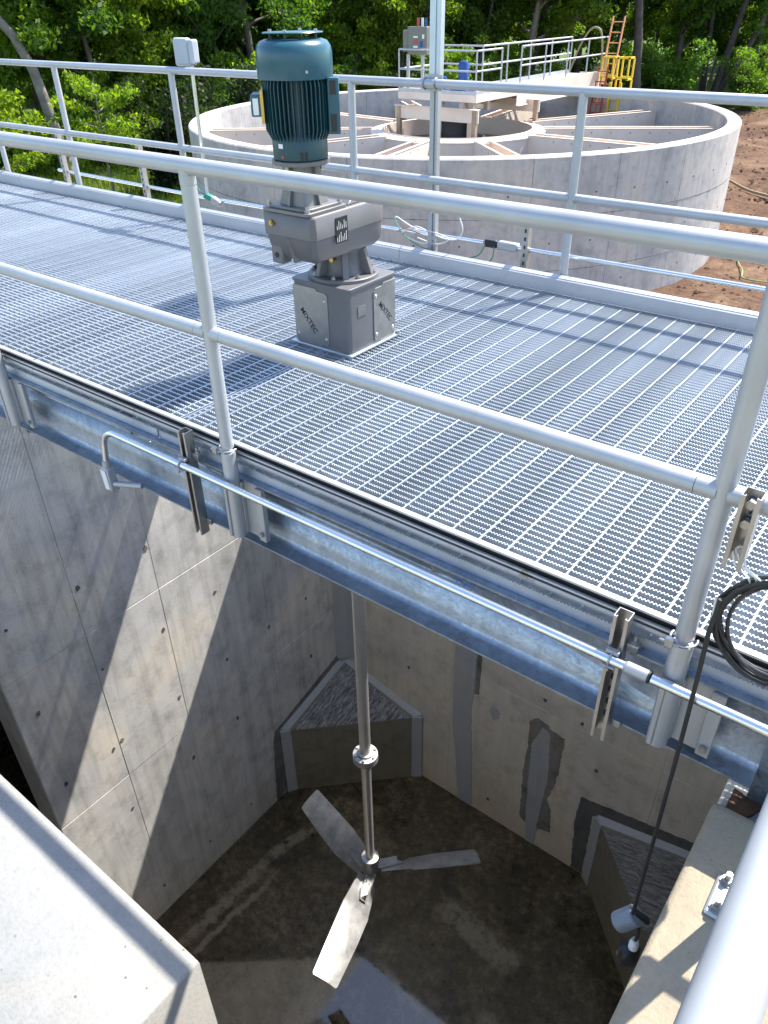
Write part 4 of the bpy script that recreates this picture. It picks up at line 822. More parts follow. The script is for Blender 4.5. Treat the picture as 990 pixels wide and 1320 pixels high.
for i, (x, z0, z1, lb) in enumerate(((-7.02, -0.25, 0.475, 'slotted grey strut behind the far rail, leftmost of three'), (-5.853, -0.25, 0.475, 'slotted grey strut behind the far rail left of the switch box'), (-2.219, -0.25, 0.315, 'short slotted grey strut behind the far rail right of the loose wires'))):
    e = strut('slotted_strut', lb, x, YQ - 0.018 if False else 4.232, z0, z1, None, 'strut_slotted', sy=1)
    for k in range(9):
        zc = z1 - 0.03 - k * 0.047
        if zc > 0.03: MB().prism([(-0.006, -0.011), (0.006, -0.011), (0.006, 0.011), (-0.006, 0.011)], lambda a, b_, h_: (x + a, h_, zc + b_), 4.2312, 4.2305).build('strut_slot', 'dark_void', e)
sb = thing('switch_box', 'pale grey switch box on a thin conduit post above the far rail', 'electrical box', (-5.08, YQ, 0.14))
MB().tube([(-5.082, YQ, 0.17), (-5.066, YQ, 1.05)], 0.0135, 14).build('conduit_post', 'conduit_steel', sb)
MB().box(-5.205, -5.055, 4.225, 4.285, 1.055, 1.235).build('box_body', 'box_white', sb, bevel=0.018, seg=3)
MB().box(-5.054, -5.005, 4.235, 4.30, 1.075, 1.225).build('box_back', 'box_white', sb, bevel=0.012)
MB().cyl((-5.066, YQ, 1.04), (-5.066, YQ, 1.06), 0.02, n=14).build('conduit_nut', 'aluminium_dull', sb)
lp = thing('light_pole', 'tall galvanized light pole clamped to the far rail with two bolts', 'light pole', (-2.885, 4.24, -0.25))
px_ = -2.885
poly = [(-0.038, -0.018), (0.002, -0.018), (0.004, -0.012), (0.012, -0.012), (0.014, -0.018), (0.038, -0.018), (0.038, 0.018), (-0.038, 0.018)]
MB().prism(poly, lambda a, b_, h_: (px_ + a, 4.236 + b_, h_), ZTF + 0.035, 2.42).build('pole_upper', 'galvanized_grating', lp, smooth=False)
MB().prism([(-0.03, -0.018), (0.0, -0.018), (0.002, -0.01), (0.009, -0.01), (0.011, -0.018), (0.026, -0.018), (0.026, 0.018), (-0.03, 0.018)], lambda a, b_, h_: (px_ + a, 4.236 + b_, h_), -0.25, ZTF + 0.034).build('pole_lower', 'aluminium_dull', lp, smooth=False)
MB().box(px_ - 0.062, px_ + 0.062, 4.207, 4.217, ZTF - 0.04, ZTF + 0.045).build('clamp_plate', 'aluminium_dull', lp)
for dx in (-0.04, 0.04):
    MB().tube(arc((px_ + dx, YFR, ZTF), (0, 1, 0), (0, 0, 1), PR + 0.0045, R(60), R(300), 16), 0.0045, 8).build('u_bolt', 'bolt_steel', lp)
MB().box(px_ - 0.27, px_ + 0.10, 4.02, 4.46, 2.42, 2.54).build('luminaire', 'aluminium_dull', lp, bevel=0.02)

# ================================================================== CLARIFIER
CX, CY, CR, CTH, CZ = -13.31, 20.66, 7.54, 0.35, -1.3
cl = thing('clarifier_wall', 'round pale concrete clarifier tank with white rim behind the walkway', 'tank', (CX, CY, GZ))
NP = 24
for k in range(NP):
    t0, t1 = 2 * math.pi * k / NP + 0.0006, 2 * math.pi * (k + 1) / NP - 0.0006; rows = []
    for j in range(7):
        t = t0 + (t1 - t0) * j / 6; c_, s_ = math.cos(t), math.sin(t)
        rows.append([(CX + CR * c_, CY + CR * s_, GZ - 0.3), (CX + CR * c_, CY + CR * s_, CZ - 0.03), (CX + (CR - 0.03) * c_, CY + (CR - 0.03) * s_, CZ), (CX + (CR - CTH + 0.03) * c_, CY + (CR - CTH + 0.03) * s_, CZ), (CX + (CR - CTH) * c_, CY + (CR - CTH) * s_, CZ - 0.03), (CX + (CR - CTH) * c_, CY + (CR - CTH) * s_, GZ - 0.3)])
    MB().loft(rows).build('wall_segment', 'concrete_clarifier', cl, angle=25)
    for j in range(2):
        t = t0 + (t1 - t0) * (0.25 + 0.5 * j)
        for z in (CZ - 0.75, CZ - 1.75, CZ - 2.7):
            p = Vector((math.cos(t), math.sin(t), 0)); MB().cyl(Vector((CX, CY, z)) + p * (CR - 0.01), Vector((CX, CY, z)) + p * (CR + 0.004), 0.022, n=8).build('tie_hole', 'mortar_and_pit_shade', cl)  # dark discs paint the shade of the pits
def ringstrip(z, d):   # form lift lines
    return MB().lathe([(CR - 0.01, -d), (CR + 0.006, -d * 0.4), (CR + 0.006, d * 0.4), (CR - 0.01, d)], (CX, CY, z), 96, True)
ringstrip(CZ - 1.2, 0.009).build('lift_joint', 'mortar_and_pit_shade', cl); ringstrip(CZ - 2.35, 0.009).build('lift_joint', 'mortar_and_pit_shade', cl)
MB().lathe([(0.0, 0), (CR - CTH - 0.01, 0.0)], (CX, CY, GZ + 0.35), 64).build('clarifier_floor', 'concrete_clarifier', cl)
la = thing('launder_assembly', 'beige steel launder ring with radial troughs inside the round tank', 'launders', (CX, CY, GZ))
ZR = -1.70
MB().lathe([(2.16, 0.04), (2.13, 0.03), (2.13, -0.42), (2.16, -0.42), (2.16, -0.03), (2.52, -0.06), (2.52, -0.03), (2.17, 0.0)], (CX, CY, ZR), 64, True).build('ring_launder', 'beige_paint', la, angle=40)
MB().lathe([(2.50, -0.06), (2.50, -0.62), (2.47, -0.62), (2.47, -0.06)], (CX, CY, ZR), 64, True).build('ring_outer_plate', 'beige_paint', la, angle=40)
RIN = CR - CTH
for k, a in enumerate((63, 30, -2, -42, -78, -112, -146, 172, 138, 101)):
    t = R(a); d_ = Vector((math.cos(t), math.sin(t), 0)); n_ = Vector((-math.sin(t), math.cos(t), 0)); o_ = Vector((CX, CY, 0)); e = None
    zt = ZR + 0.01
    for s_ in (-1, 1):
        p, q = o_ + d_ * 2.46 + n_ * 0.2 * s_, o_ + d_ * (RIN + 0.02) + n_ * 0.2 * s_
        mb = MB().bar(p + Vector((0, 0, zt - 0.23)), q + Vector((0, 0, zt - 0.23)), 0.015, 0.46)
        mb.bar(p - n_ * 0.012 * s_ + Vector((0, 0, zt + 0.008)), q - n_ * 0.012 * s_ + Vector((0, 0, zt + 0.008)), 0.06, 0.014)
        o1 = mb.build('launder_side', 'beige_paint', la, smooth=False)
        for j in range(7):
            c_ = p + (q - p) * ((j + 1.5) / 9) + Vector((0, 0, zt - 0.10)); MB().cyl(c_ + n_ * 0.0072 * s_, c_ + n_ * 0.011 * s_, 0.022, n=8).build('orifice', 'beige_dirty', o1)
    MB().bar(o_ + d_ * 2.46 + Vector((0, 0, zt - 0.455)), o_ + d_ * (RIN + 0.02) + Vector((0, 0, zt - 0.455)), 0.39, 0.015).build('launder_floor', 'beige_dirty', la, smooth=False)
    for j in range(2):
        p = o_ + d_ * (2.75 + 3.6 * j); MB().bar(p - n_ * 0.19 + Vector((0, 0, zt - 0.05)), p + n_ * 0.19 + Vector((0, 0, zt - 0.05)), 0.05, 0.05).build('launder_tie', 'beige_paint', la, smooth=False)
# centre cage and feed well
cg = thing('centre_cage', 'beige frame and dark feed well at the middle of the round tank', 'steel frame', (CX, CY, GZ + .35))
for y, x0, x1 in ((CY - 0.75, -14.95, -12.15), (23.0, -14.6, -11.95)):
    MB().box(x0, x1, y - 0.02, y + 0.02, -1.44, -1.12).box(x0, x1, y - 0.09, y + 0.09, -1.12, -1.10).build('cross_beam', 'beige_paint', cg, smooth=False)
    for x in (x0 + 0.12, x1 - 0.12):
        MB().box(x - 0.06, x + 0.06, y - 0.06, y + 0.06, -2.15, -1.1205).build('cage_leg', 'beige_dirty', cg, smooth=False)
MB().lathe([(0.80, -1.1), (0.80, 0.1), (0.77, 0.1), (0.77, -1.1)], (CX, CY, -2.0), 36, True).build('feed_well', 'beige_paint', cg)
MB().lathe([(0.45, -1.8), (0.45, 0.95), (0.0, 0.95)], (CX, CY, -2.2), 28).build('drive_column', 'dark_void', cg)
for x in (-13.9, -12.7):
    MB().box(x - 0.09, x + 0.09, CY - 0.30, CY - 0.12, -2.9, -1.0).build('cage_column', 'beige_paint', cg, smooth=False)
# bridge with platform and rails
bg_ = thing('access_bridge', 'beige access bridge with aluminium handrails spanning to the far rim of the tank', 'bridge', (CX, CY, CZ))
ZB = -0.80; PX0, PX1, PY0, PY1 = -14.95, -12.35, 20.05, CY + 1.6; BX0, BX1, BY1 = -13.55, -12.35, 28.0
MB().box(PX0, PX1, PY0, PY1, ZB - 0.02, ZB).build('platform_deck', 'aluminium_dull', bg_, smooth=False)
for (x0, x1, y0, y1) in ((PX0, PX1, PY0 - 0.02, PY0 + 0.0), (PX0, PX1, PY1, PY1 + 0.02), (PX0 - 0.02, PX0, PY0, PY1), (PX1, PX1 + 0.02, PY0, PY1)):
    MB().box(x0, x1, y0, y1, ZB - 0.16, ZB + 0.02).build('platform_fascia', 'beige_paint', bg_, smooth=False)
MB().box(BX0, BX1, PY1 + 0.03, BY1, ZB - 0.02, ZB).build('bridge_deck', 'aluminium_dull', bg_, smooth=False)
for x in (BX0, BX1):
    MB().box(x - 0.012, x + 0.012, PY1 + 0.03, BY1, ZB - 0.42, ZB + 0.1).box(x - 0.09, x + 0.09, PY1 + 0.03, BY1, ZB - 0.44, ZB - 0.421).build('bridge_girder', 'beige_paint', bg_, smooth=False)
for k in range(4):
    MB().box(BX0 + 0.1, BX1 - 0.1, PY1 + 1 + k * 1.8, PY1 + 1.1 + k * 1.8, ZB - 0.35, ZB - 0.021).build('bridge_brace', 'beige_paint', bg_, smooth=False)
for x, y in ((-13.6, CY - 0.4), (-12.9, CY - 0.4), (-13.6, CY + 0.9), (-12.9, CY + 0.9)):
    MB().box(x - 0.07, x + 0.07, y - 0.07, y + 0.07, -1.3, ZB - 0.021).build('platform_prop', 'beige_paint', bg_, smooth=False)
def handrail(pts, zt=1.05, posts=5):
    for i in range(len(pts) - 1):
        p, q = Vector((*pts[i], ZB)), Vector((*pts[i + 1], ZB)); L = (q - p).length; n = max(1, round(L / 1.35))
        for hz in (zt, zt * 0.55): MB().tube([p + Vector((0, 0, hz)), q + Vector((0, 0, hz))], 0.024, 10).build('handrail_pipe', 'aluminium', bg_)
        MB().bar(p + Vector((0, 0, 0.055)), q + Vector((0, 0, 0.055)), 0.012, 0.1).build('kick_plate', 'aluminium', bg_, smooth=False)
        for k in range(n + (1 if i == len(pts) - 2 else 0)):
            c_ = p + (q - p) * (k / n); MB().tube([c_, c_ + Vector((0, 0, zt))], 0.024, 10).build('handrail_post', 'aluminium', bg_)
handrail([(BX0 + .02, BY1), (BX0 + .02, PY1), (PX0 + .02, PY1), (PX0 + .02, PY0), (PX1 - .02, PY0), (PX1 - .02, PY1 - .9)])
handrail([(BX1 - .02, BY1 + .3), (BX1 - .02, PY1 + .2)])
ha = thing('hose_loop', 'tan hose looped over the end of the bridge rail', 'hose', (-12.9, 28.6, ZB))
wire('', '', '', [(-13.75, 28.4, -0.9), (-13.45, 28.4, -0.1), (-13.15, 28.45, 0.42), (-12.9, 28.5, 0.5), (-12.72, 28.5, 0.3), (-12.62, 28.5, -0.3), (-12.60, 28.5, -1.0)], 0.035).build('hose', 'hose_tan', ha)
cp = thing('control_panel', 'grey control cabinet on a stand at the left of the bridge platform', 'control panel', (-14.6, CY - .75, ZB))
pc = Vector((-14.45, 20.35, 0))
MB().box(pc.x - 0.33, pc.x + 0.33, pc.y - 0.12, pc.y + 0.12, 0.12, 0.78).build('cabinet', 'panel_steel', cp, bevel=0.015)
MB().box(pc.x - 0.50, pc.x - 0.335, pc.y - 0.1, pc.y + 0.2, 0.18, 0.70).build('side_box', 'panel_steel', cp, bevel=0.015)
for k, (dx, mt) in enumerate(((-0.05, 'cable_red'), (0.1, 'white_plastic'), (0.22, 'blue_motor'))):
    MB().cyl((pc.x + dx, pc.y, 0.781), (pc.x + dx, pc.y, 0.98), 0.035, n=12).build('beacon', mt, cp)
for k, (x0, x1, z0, z1, mt) in enumerate(((-0.12, 0.03, 0.52, 0.56, 'white_print'), (-0.12, 0.03, 0.38, 0.48, 'cable_red'), (-0.12, 0.03, 0.28, 0.33, 'white_print'), (0.1, 0.2, 0.3, 0.45, 'blue_motor'), (0.18, 0.25, 0.5, 0.6, 'white_print'))):
    MB().box(pc.x + x0, pc.x + x1, pc.y - 0.1235, pc.y - 0.1205, z0, z1).build('panel_label', mt, cp)
for dx in (-0.38, 0.12): MB().box(pc.x + dx - 0.04, pc.x + dx + 0.04, pc.y - 0.03, pc.y + 0.03, ZB, 0.119).build('stand_leg', 'aluminium_dull', cp)
for i, (x, y, z1, lb) in enumerate(((-13.35, CY + 0.3, -0.05, 'upright blue drive motor on the bridge platform'), (-13.9, CY + 0.05, -0.42, 'squat blue gear drive on the bridge platform'))):
    e = thing('drive_motor', lb, 'motor', (x, y, ZB))
    MB().lathe([(0.2, 0), (0.2, 0.1), (0.14, 0.16), (0.15, z1 - ZB - 0.08), (0.11, z1 - ZB), (0, z1 - ZB)], (x, y, ZB), 24).build('motor_body', 'blue_motor', e)
    MB().box(x - 0.28, x + 0.28, y - 0.25, y + 0.25, ZB + 0.001, ZB + 0.06).build('motor_base', 'blue_motor', e, bevel=0.01)
# ladders at the far rim
def ladder(name, label, b0, t0, wdir, wd, n, mat, mat2, r=0.03):
    e = thing(name, label, 'ladder', b0); b0, t0, wdir = Vector(b0), Vector(t0), Vector(wdir).normalized()
    for s_ in (-1, 1): MB().bar(b0 + wdir * wd / 2 * s_, t0 + wdir * wd / 2 * s_, r, r * 2.6, (0, 1, 0)).build('stringer', mat, e, smooth=False)
    for k in range(n):
        c_ = b0 + (t0 - b0) * ((k + 0.5) / n); MB().cyl(c_ - wdir * (wd / 2 - .01), c_ + wdir * (wd / 2 - .01), 0.016, n=8).build('rung', mat2, e)
    return e
ladder('extension_ladder', 'faded orange extension ladder leaning on the far rim of the round tank', (-11.93, 26.84, GZ + 0.36), (-12.10, 28.32, 0.82), (1, 0, 0), 0.40, 17, 'ladder_orange', 'ladder_orange')
e = ladder('ladder_section', 'short red ladder section beside the orange ladder at the tank rim', (-12.12, 26.95, GZ + 0.36), (-12.18, 27.72, -0.55), (1, 0, 0), 0.36, 12, 'ladder_red', 'ladder_red')
yl = thing('access_ladder', 'yellow access ladder with tall hand frames at the far rim of the tank', 'ladder', (-11.55, 27.66, GZ + .35))
for x in (-11.80, -11.44):
    MB().box(x - 0.035, x + 0.035, 27.56, 27.64, GZ + 0.36, -1.0).build('stringer', 'yellow_paint', yl)
for k in range(9): MB().cyl((-11.78, 27.60, GZ + 0.6 + k * 0.3), (-11.46, 27.60, GZ + 0.6 + k * 0.3), 0.018, n=8).build('rung', 'yellow_paint', yl)
for x0, y0 in ((-12.02, 28.1), (-11.42, 27.95)):
    mb = MB(); a, b_ = 0.19, 0.40
    for dx in (-a, a):
        mb.bar((x0 + dx, y0, CZ + 0.002), (x0 + dx, y0, -0.27), 0.05, 0.05); mb.bar((x0 + dx, y0 - b_, -0.9), (x0 + dx, y0 - b_, -0.27), 0.05, 0.05)
        for z in (-0.295, -0.9): mb.bar((x0 + dx, y0 - b_ - .025, z), (x0 + dx, y0 + .025, z), 0.05, 0.05)
    for yy in (0, -b_):
        for z in (-0.295, -0.86): mb.bar((x0 - a, y0 + yy, z + 0.002), (x0 + a, y0 + yy, z + 0.002), 0.048, 0.05)
    mb.build('hand_frame', 'yellow_paint', yl, smooth=False)
tag(wire('', '', '', [(-5.7, 22.4, -4.42), (-5.5, 22.0, -4.38), (-5.2, 21.8, -4.40), (-4.95, 21.2, -4.38), (-4.75, 20.8, -4.40), (-4.62, 20.3, -4.40), (-4.4, 20.1, -4.38), (-4.0, 20.2, -4.40)], 0.018).build('rope', 'rope_green'), 'yellow green rope lying on the brown soil beside the round tank', 'rope')
tag(wire('', '', '', [(-9.6, 32.9, -4.42), (-8.9, 32.4, -4.38), (-8.3, 31.6, -4.37), (-7.4, 30.5, -4.38), (-6.5, 29.9, -4.38), (-5.2, 29.2, -4.4), (-3.5, 28.9, -4.4)], 0.05).build('hose', 'hose_tan'), 'tan hose lying across the brown soil at the right', 'hose')

# ================================================================== WOODS
def leaf_cloud(clusters, per, size, seed, droop=0.3):
    r_ = np.random.default_rng(seed); C_ = []; S_ = []
    for (x, y, z, rad) in clusters:
        n = int(per * (rad / 0.8) ** 2); d = r_.normal(size=(n, 3)); d /= np.linalg.norm(d, axis=1)[:, None]
        q = d * (r_.random((n, 1)) ** 0.5) * rad; q[:, 2] *= 0.62
        C_.append(q + np.array([x, y, z])); S_.append(np.full(n, size) * r_.uniform(0.6, 1.35, n))
    C_ = np.concatenate(C_); S_ = np.concatenate(S_)[:, None]; n = len(C_)
    a = r_.normal(size=(n, 3)); a[:, 2] -= droop; a /= np.linalg.norm(a, axis=1)[:, None]
    b_ = r_.normal(size=(n, 3)); b_ -= a * (a * b_).sum(1)[:, None]; b_ /= np.linalg.norm(b_, axis=1)[:, None]
    V = np.stack([C_ - a * S_, C_ + b_ * S_ * 0.5 - a * S_ * 0.1, C_ + a * S_, C_ - b_ * S_ * 0.5 + a * S_ * 0.1], 1).reshape(-1, 3)
    me = bpy.data.meshes.new('crown'); me.vertices.add(4 * n); me.vertices.foreach_set('co', V.astype(np.float32).ravel())
    me.loops.add(4 * n); me.loops.foreach_set('vertex_index', np.arange(4 * n)); me.polygons.add(n)
    me.polygons.foreach_set('loop_start', np.arange(0, 4 * n, 4)); me.update(calc_edges=True); return me
def limb_path(p, d, L, n, rnd, bend=0.22, lift=0.1):
    out = [Vector(p)]; d = Vector(d).normalized()
    for i in range(n):
        d = (d + Vector((rnd.uniform(-bend, bend), rnd.uniform(-bend, bend), rnd.uniform(-bend, bend) * 0.6 + lift))).normalized(); out.append(out[-1] + d * (L / n))
    return out
def make_tree(seed, H, r0, crown_from, spread, nl, per, size, lean=(0, 0), low=True, fork=False):
    rnd = random.Random(seed); mb = MB(); cl_ = []
    trunk = limb_path((0, 0, -0.3), (lean[0], lean[1], 1), H, 10, rnd, 0.09, 0.03)
    mb.tube(trunk, [max(0.03, r0 * (1 - 0.085 * i) * (1.35 if i == 0 else 1)) for i in range(11)], 9)
    if fork:
        t2 = limb_path((0.05, 0, 0.2), (lean[0] + 0.45, lean[1] + .1, 1), H * 0.8, 9, rnd, 0.1, 0.03); mb.tube(t2, [max(0.03, r0 * 0.8 * (1 - 0.09 * i)) for i in range(10)], 8)
        for q in t2[4:]: cl_.append((q.x, q.y, q.z, rnd.uniform(0.6, 1.1)))
    for k in range(nl):
        f_ = crown_from + (1 - crown_from) * (k + rnd.random()) / nl; i = min(9, int(f_ * 10)); p = trunk[i] + (trunk[i + 1] - trunk[i]) * (f_ * 10 - i)
        t = rnd.uniform(0, 2 * math.pi); L = spread * (1.15 - 0.55 * f_) * rnd.uniform(0.7, 1.25)
        lp_ = limb_path(p, (math.cos(t), math.sin(t), rnd.uniform(0.1, 0.7)), L, 5, rnd); rb = max(0.02, r0 * (1 - f_) * 0.5)
        mb.tube(lp_, [rb * (1 - 0.16 * j) for j in range(6)], 6)
        for j in (2, 3, 4, 5):
            q = lp_[j]
            for _ in range(2): cl_.append((q.x + rnd.uniform(-.5, .5), q.y + rnd.uniform(-.5, .5), q.z + rnd.uniform(-.35, .45), rnd.uniform(0.45, 0.95)))
            if rnd.random() < 0.6:
                s2 = limb_path(q, (math.cos(t + rnd.uniform(-1.4, 1.4)), math.sin(t + rnd.uniform(-1.4, 1.4)), rnd.uniform(-0.2, 0.6)), L * 0.4, 3, rnd); mb.tube(s2, [rb * 0.4, rb * 0.3, rb * 0.2, 0.008], 5)
                cl_.append((s2[-1].x, s2[-1].y, s2[-1].z, rnd.uniform(0.4, 0.8)))
    cl_.append((trunk[-1].x, trunk[-1].y, trunk[-1].z, 1.0))
    return mb.mesh('trunk', True, 60, fix=False), leaf_cloud(cl_, per, size, seed)
def make_shrub(seed, H, W, n, per, size):
    rnd = random.Random(seed); mb = MB(); cl_ = []
    for k in range(n):
        t = rnd.uniform(0, 6.28); o_ = rnd.random() ** 0.5
        lp_ = limb_path((0.12 * math.cos(t), 0.12 * math.sin(t), -0.2), (o_ * W / H * math.cos(t), o_ * W / H * math.sin(t), 1), H * rnd.uniform(0.5, 1.05), 5, rnd, 0.18, 0.03)
        mb.tube(lp_, [0.05, 0.042, 0.034, 0.026, 0.018, 0.01], 6)
        for j in (1, 2, 3, 4, 5): q = lp_[j]; cl_.append((q.x + rnd.uniform(-.3, .3), q.y + rnd.uniform(-.3, .3), q.z, rnd.uniform(0.35, 0.7)))
    return mb.mesh('stems', True, 60, fix=False), leaf_cloud(cl_, per, size, seed)
TV = [make_tree(21, 11, 0.21, 0.24, 4.0, 15, 190, 0.115), make_tree(22, 12, 0.25, 0.30, 4.4, 16, 190, 0.115), make_tree(23, 10, 0.17, 0.18, 3.4, 15, 200, 0.11),
      make_tree(24, 12.5, 0.26, 0.34, 4.2, 14, 190, 0.115), make_tree(25, 9, 0.14, 0.15, 2.9, 14, 200, 0.105)]
SV = [make_shrub(31, 3.2, 1.6, 13, 230, 0.09), make_shrub(32, 2.4, 1.5, 11, 230, 0.085), make_shrub(33, 4.2, 1.9, 15, 230, 0.095)]
def place(name, label, cat, var, x, y, s, rz, crown_mat, bark='bark', group=None, parts=('trunk', 'crown'), z=GZ):
    e = bpy.data.objects.new(name, None); col.objects.link(e); e.location = (x, y, z); e.rotation_euler = (0, 0, rz); e.scale = (s, s, s); e.empty_display_size = 0.3
    tag(e, label, cat, group)
    for pn, me, mt in ((parts[0], var[0], bark), (parts[1], var[1], crown_mat)):
        o = bpy.data.objects.new(pn, me); col.objects.link(o); o.parent = e
        if len(me.materials) == 0: me.materials.append(MATS[mt])
        o.material_slots[0].link = 'OBJECT'; o.material_slots[0].material = MATS[mt]
    return e
EDGE = [(-72, 40), (-60, 36.5), (-52, 38), (-45, 41), (-36, 45), (-28, 50), (-20, 56), (-12, 62), (-4, 64)]
def edge(az): return float(np.interp(az, [a for a, _ in EDGE], [d for _, d in EDGE]))
def pol(az, d): return d * math.sin(R(az)), d * math.cos(R(az))
rw = random.Random(99)
def zone(az):
    return 'behind the far rail at the left' if az < -58 else 'behind the pale switch box' if az < -48 else 'behind the teal motor' if az < -39 else 'behind the clarifier bridge' if az < -27 else 'above the brown soil'
az = -71
while az < -5:   # edge shrubs
    x, y = pol(az + rw.uniform(-.6, .6), edge(az) + rw.uniform(-0.5, 2.0))
    place('shrub', 'leafy green shrub at the foot of the woods ' + zone(az), 'shrub', SV[rw.randrange(3)], x, y, rw.uniform(0.6, 1.05), rw.uniform(0, 6), rw.choice(('leaf_mid', 'leaf_mid', 'leaf_dark')), 'bark', 'shrubs along the edge of the woods', ('stems', 'foliage'))
    az += rw.uniform(1.7, 2.7)
for row, (d0, d1, st) in enumerate(((2, 5, 3.1), (6.5, 11, 3.0), (13, 19, 3.2), (22, 30, 3.4))):
    az = -73 + row
    while az < -4:
        x, y = pol(az + rw.uniform(-.9, .9), edge(az) + rw.uniform(d0, d1))
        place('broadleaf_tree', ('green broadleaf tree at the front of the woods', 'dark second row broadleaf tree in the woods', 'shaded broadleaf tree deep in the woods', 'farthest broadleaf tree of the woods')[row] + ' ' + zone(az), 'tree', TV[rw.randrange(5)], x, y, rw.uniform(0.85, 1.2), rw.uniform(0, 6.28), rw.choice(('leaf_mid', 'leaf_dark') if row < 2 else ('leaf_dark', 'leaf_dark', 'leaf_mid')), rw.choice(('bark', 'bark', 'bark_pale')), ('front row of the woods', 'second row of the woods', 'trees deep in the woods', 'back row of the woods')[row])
        az += st * rw.uniform(0.75, 1.25)
# trees one can tell apart
tr = MB().tube([(-30.7, 18.75, GZ - .2), (-30.75, 18.62, -3.0), (-30.85, 18.5, -1.8), (-30.95, 18.35, -0.6), (-31.15, 18.0, 0.5), (-31.7, 17.4, 1.6), (-32.3, 16.8, 3.0), (-32.9, 16.4, 5.0)], [0.27, 0.23, 0.21, 0.19, 0.17, 0.15, 0.12, 0.07], 12)
lt = thing('leaning_tree', 'bare curved grey trunk leaning left at the upper left of the woods', 'tree', (-30.7, 18.75, GZ))
tr.build('trunk', 'bark_pale', lt, angle=60)
link('crown', leaf_cloud([(-32.5 + rw.uniform(-2, 2), 16.6 + rw.uniform(-2, 2), rw.uniform(3.2, 7), rw.uniform(0.6, 1.1)) for _ in range(45)], 110, 0.16, 62), 'leaf_mid', lt)
def sapling(seed, H, W):
    rnd = random.Random(seed); mb = MB(); cl_ = []; tk = limb_path((0, 0, -.2), (0, 0, 1), H, 8, rnd, 0.06, 0.02); mb.tube(tk, [0.06 - 0.006 * i for i in range(9)], 8)
    for k in range(16):
        f_ = 0.32 + 0.66 * k / 16; p = tk[int(f_ * 8)]; t = k * 2.4; L = W * (1.1 - 0.75 * abs(f_ - 0.5)); lp_ = limb_path(p, (math.cos(t), math.sin(t), 0.25), L, 4, rnd, 0.15, 0.03); mb.tube(lp_, [0.022, 0.018, 0.013, 0.009, 0.005], 5)
        for j in (2, 3, 4): cl_.append((*lp_[j], rnd.uniform(0.28, 0.5)))
    return mb.mesh('trunk', True, 60, fix=False), leaf_cloud(cl_, 330, 0.085, seed, 0.8)
place('sapling_maple', 'bright yellow green sapling behind the far rail between the left posts', 'tree', sapling(81, 4.3, 1.6), -25.6, 17.2, 0.95, 1.0, 'leaf_bright', 'bark_pale')
place('sapling_maple', 'bright yellow green sapling cut by the left picture edge', 'tree', sapling(82, 3.5, 1.7), -28.4, 14.6, 1.05, 2.0, 'leaf_bright', 'bark_pale')
place('sapling_maple', 'small yellow green sapling behind the control cabinet', 'tree', sapling(83, 5.4, 1.4), -21.0, 31.5, 0.95, 0.4, 'leaf_bright', 'bark_pale')
place('conifer_shrub', 'dark evergreen bush right of the bright sapling', 'shrub', SV[2], -24.9, 19.6, 0.95, 0.3, 'leaf_conifer', 'bark', None, ('stems', 'foliage'))
place('conifer_shrub', 'dark evergreen bush behind the switch box', 'shrub', SV[2], -24.4, 22.5, 1.0, 2.3, 'leaf_conifer', 'bark', None, ('stems', 'foliage'))
place('shrub', 'pale green bush right of the yellow ladder', 'shrub', SV[0], -17.6, 51.0, 1.15, 0.8, 'leaf_mid', 'bark', None, ('stems', 'foliage'))
place('shrub', 'pale green bush near the right picture edge', 'shrub', SV[2], -14.2, 53.5, 0.85, 4.0, 'leaf_mid', 'bark', None, ('stems', 'foliage'))
bt = make_tree(91, 13, 0.33, 0.42, 3.6, 10, 190, 0.115)
place('bare_trunk_tree', 'dark straight trunk just right of the yellow hand frame', 'tree', bt, -19.0, 48.4, 1.0, 0.5, 'leaf_mid', 'bark')
bt2 = make_tree(92, 12, 0.30, 0.45, 3.6, 9, 190, 0.115, (0.15, 0), fork=True)
place('forked_tree', 'dark forked trunk near the upper right corner', 'tree', bt2, -17.4, 57.0, 1.0, 0.2, 'leaf_mid', 'bark')
bt3 = make_tree(93, 12, 0.2, 0.5, 3.2, 8, 190, 0.115, (0.2, 0.1))
place('bare_trunk_tree', 'slim dark trunk at the right picture edge', 'tree', bt3, -14.9, 57.2, 1.0, 2.2, 'leaf_mid', 'bark')
# the wood beyond, one mass
cl_ = []
for _ in range(620):
    a_ = rw.uniform(-80, 4); x, y = pol(a_, edge(a_) + rw.uniform(30, 48)); cl_.append((x, y, GZ + rw.uniform(0.3, 13), rw.uniform(1.2, 2.2)))
tag(link('distant_wood', leaf_cloud(cl_, 26, 0.42, 5), 'leaf_mid'), 'far off mass of dark green woods behind the trees', 'woods', kind='stuff')
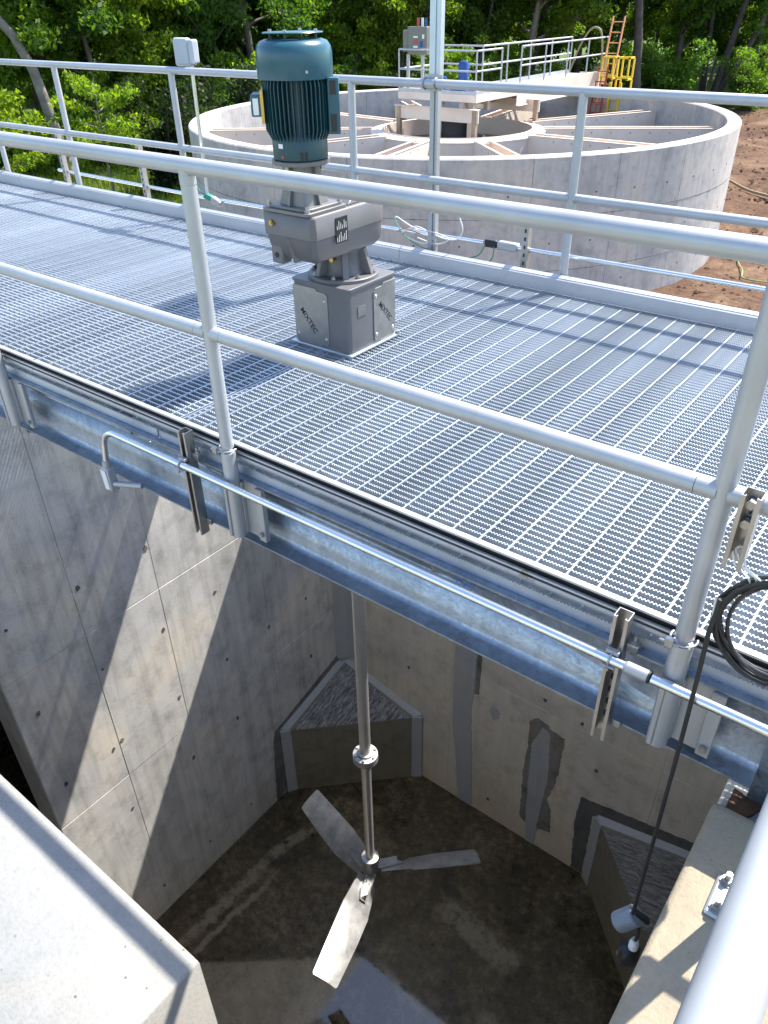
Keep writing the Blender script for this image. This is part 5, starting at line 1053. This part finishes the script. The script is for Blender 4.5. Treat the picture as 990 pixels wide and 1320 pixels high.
# ground cover
def blades(pts, hmin, hmax, wd, seed):
    r_ = np.random.default_rng(seed); P = np.array(pts); n = len(P); h_ = r_.uniform(hmin, hmax, n); t = r_.uniform(0, 6.28, n); le = r_.normal(size=(n, 2)) * 0.35
    a = np.stack([np.cos(t), np.sin(t), np.zeros(n)], 1) * wd; tip = P + np.stack([le[:, 0] * h_, le[:, 1] * h_, h_], 1)
    V = np.stack([P - a, P + a, tip], 1).reshape(-1, 3); me = bpy.data.meshes.new('grass')
    me.vertices.add(3 * n); me.vertices.foreach_set('co', V.astype(np.float32).ravel()); me.loops.add(3 * n); me.loops.foreach_set('vertex_index', np.arange(3 * n))
    me.polygons.add(n); me.polygons.foreach_set('loop_start', np.arange(0, 3 * n, 3)); me.update(calc_edges=True); return me
gp = []
while len(gp) < 26000:
    a_ = rw.uniform(-70, -46); d_ = rw.uniform(20, edge(a_) + 3); x, y = pol(a_, d_)
    if noise.noise(Vector((x * 0.35, y * 0.35, 9))) + (d_ - 24) * 0.05 > rw.uniform(-0.2, 0.5) and math.hypot(x - CX, y - CY) > CR + 0.4: gp.append((x, y, GZ - 0.05))
while len(gp) < 40000:
    a_ = rw.uniform(-30, -8); d_ = edge(a_) + rw.uniform(-4.5, 4); x, y = pol(a_, d_)
    if noise.noise(Vector((x * 0.3, y * 0.3, 4))) > -0.15: gp.append((x, y, GZ - 0.05))
tag(link('grass', blades(gp, 0.15, 0.6, 0.022, 3), 'grass_blade'), 'weedy green grass on the ground before the woods', 'grass', kind='stuff')
# clods on the bare soil
clod = MB(); rc = random.Random(17)
for _ in range(2600):
    a_ = rc.uniform(-28, -6); d_ = rc.uniform(15, 55); x, y = pol(a_, d_); s_ = rc.uniform(0.02, 0.06) * (1 + d_ / 60)
    z = GZ + noise.fractal(Vector((x * 0.22, y * 0.22, 3.1)), 0.9, 2.1, 5) * 0.16
    vs_ = [(x + s_ * rc.uniform(.6, 1.3) * dx, y + s_ * rc.uniform(.6, 1.3) * dy, z + s_ * rc.uniform(.4, .9) * dz) for dx, dy, dz in ((1, 0, 0), (-1, 0, 0), (0, 1, 0), (0, -1, 0), (0, 0, 1), (0, 0, -1))]
    clod.add(vs_, [(0, 2, 4), (2, 1, 4), (1, 3, 4), (3, 0, 4), (2, 0, 5), (1, 2, 5), (3, 1, 5), (0, 3, 5)])
tag(link('soil_clods', clod.mesh('soil_clods', False, fix=False), 'soil'), 'loose brown clods strewn over the bare soil', 'soil', kind='stuff')
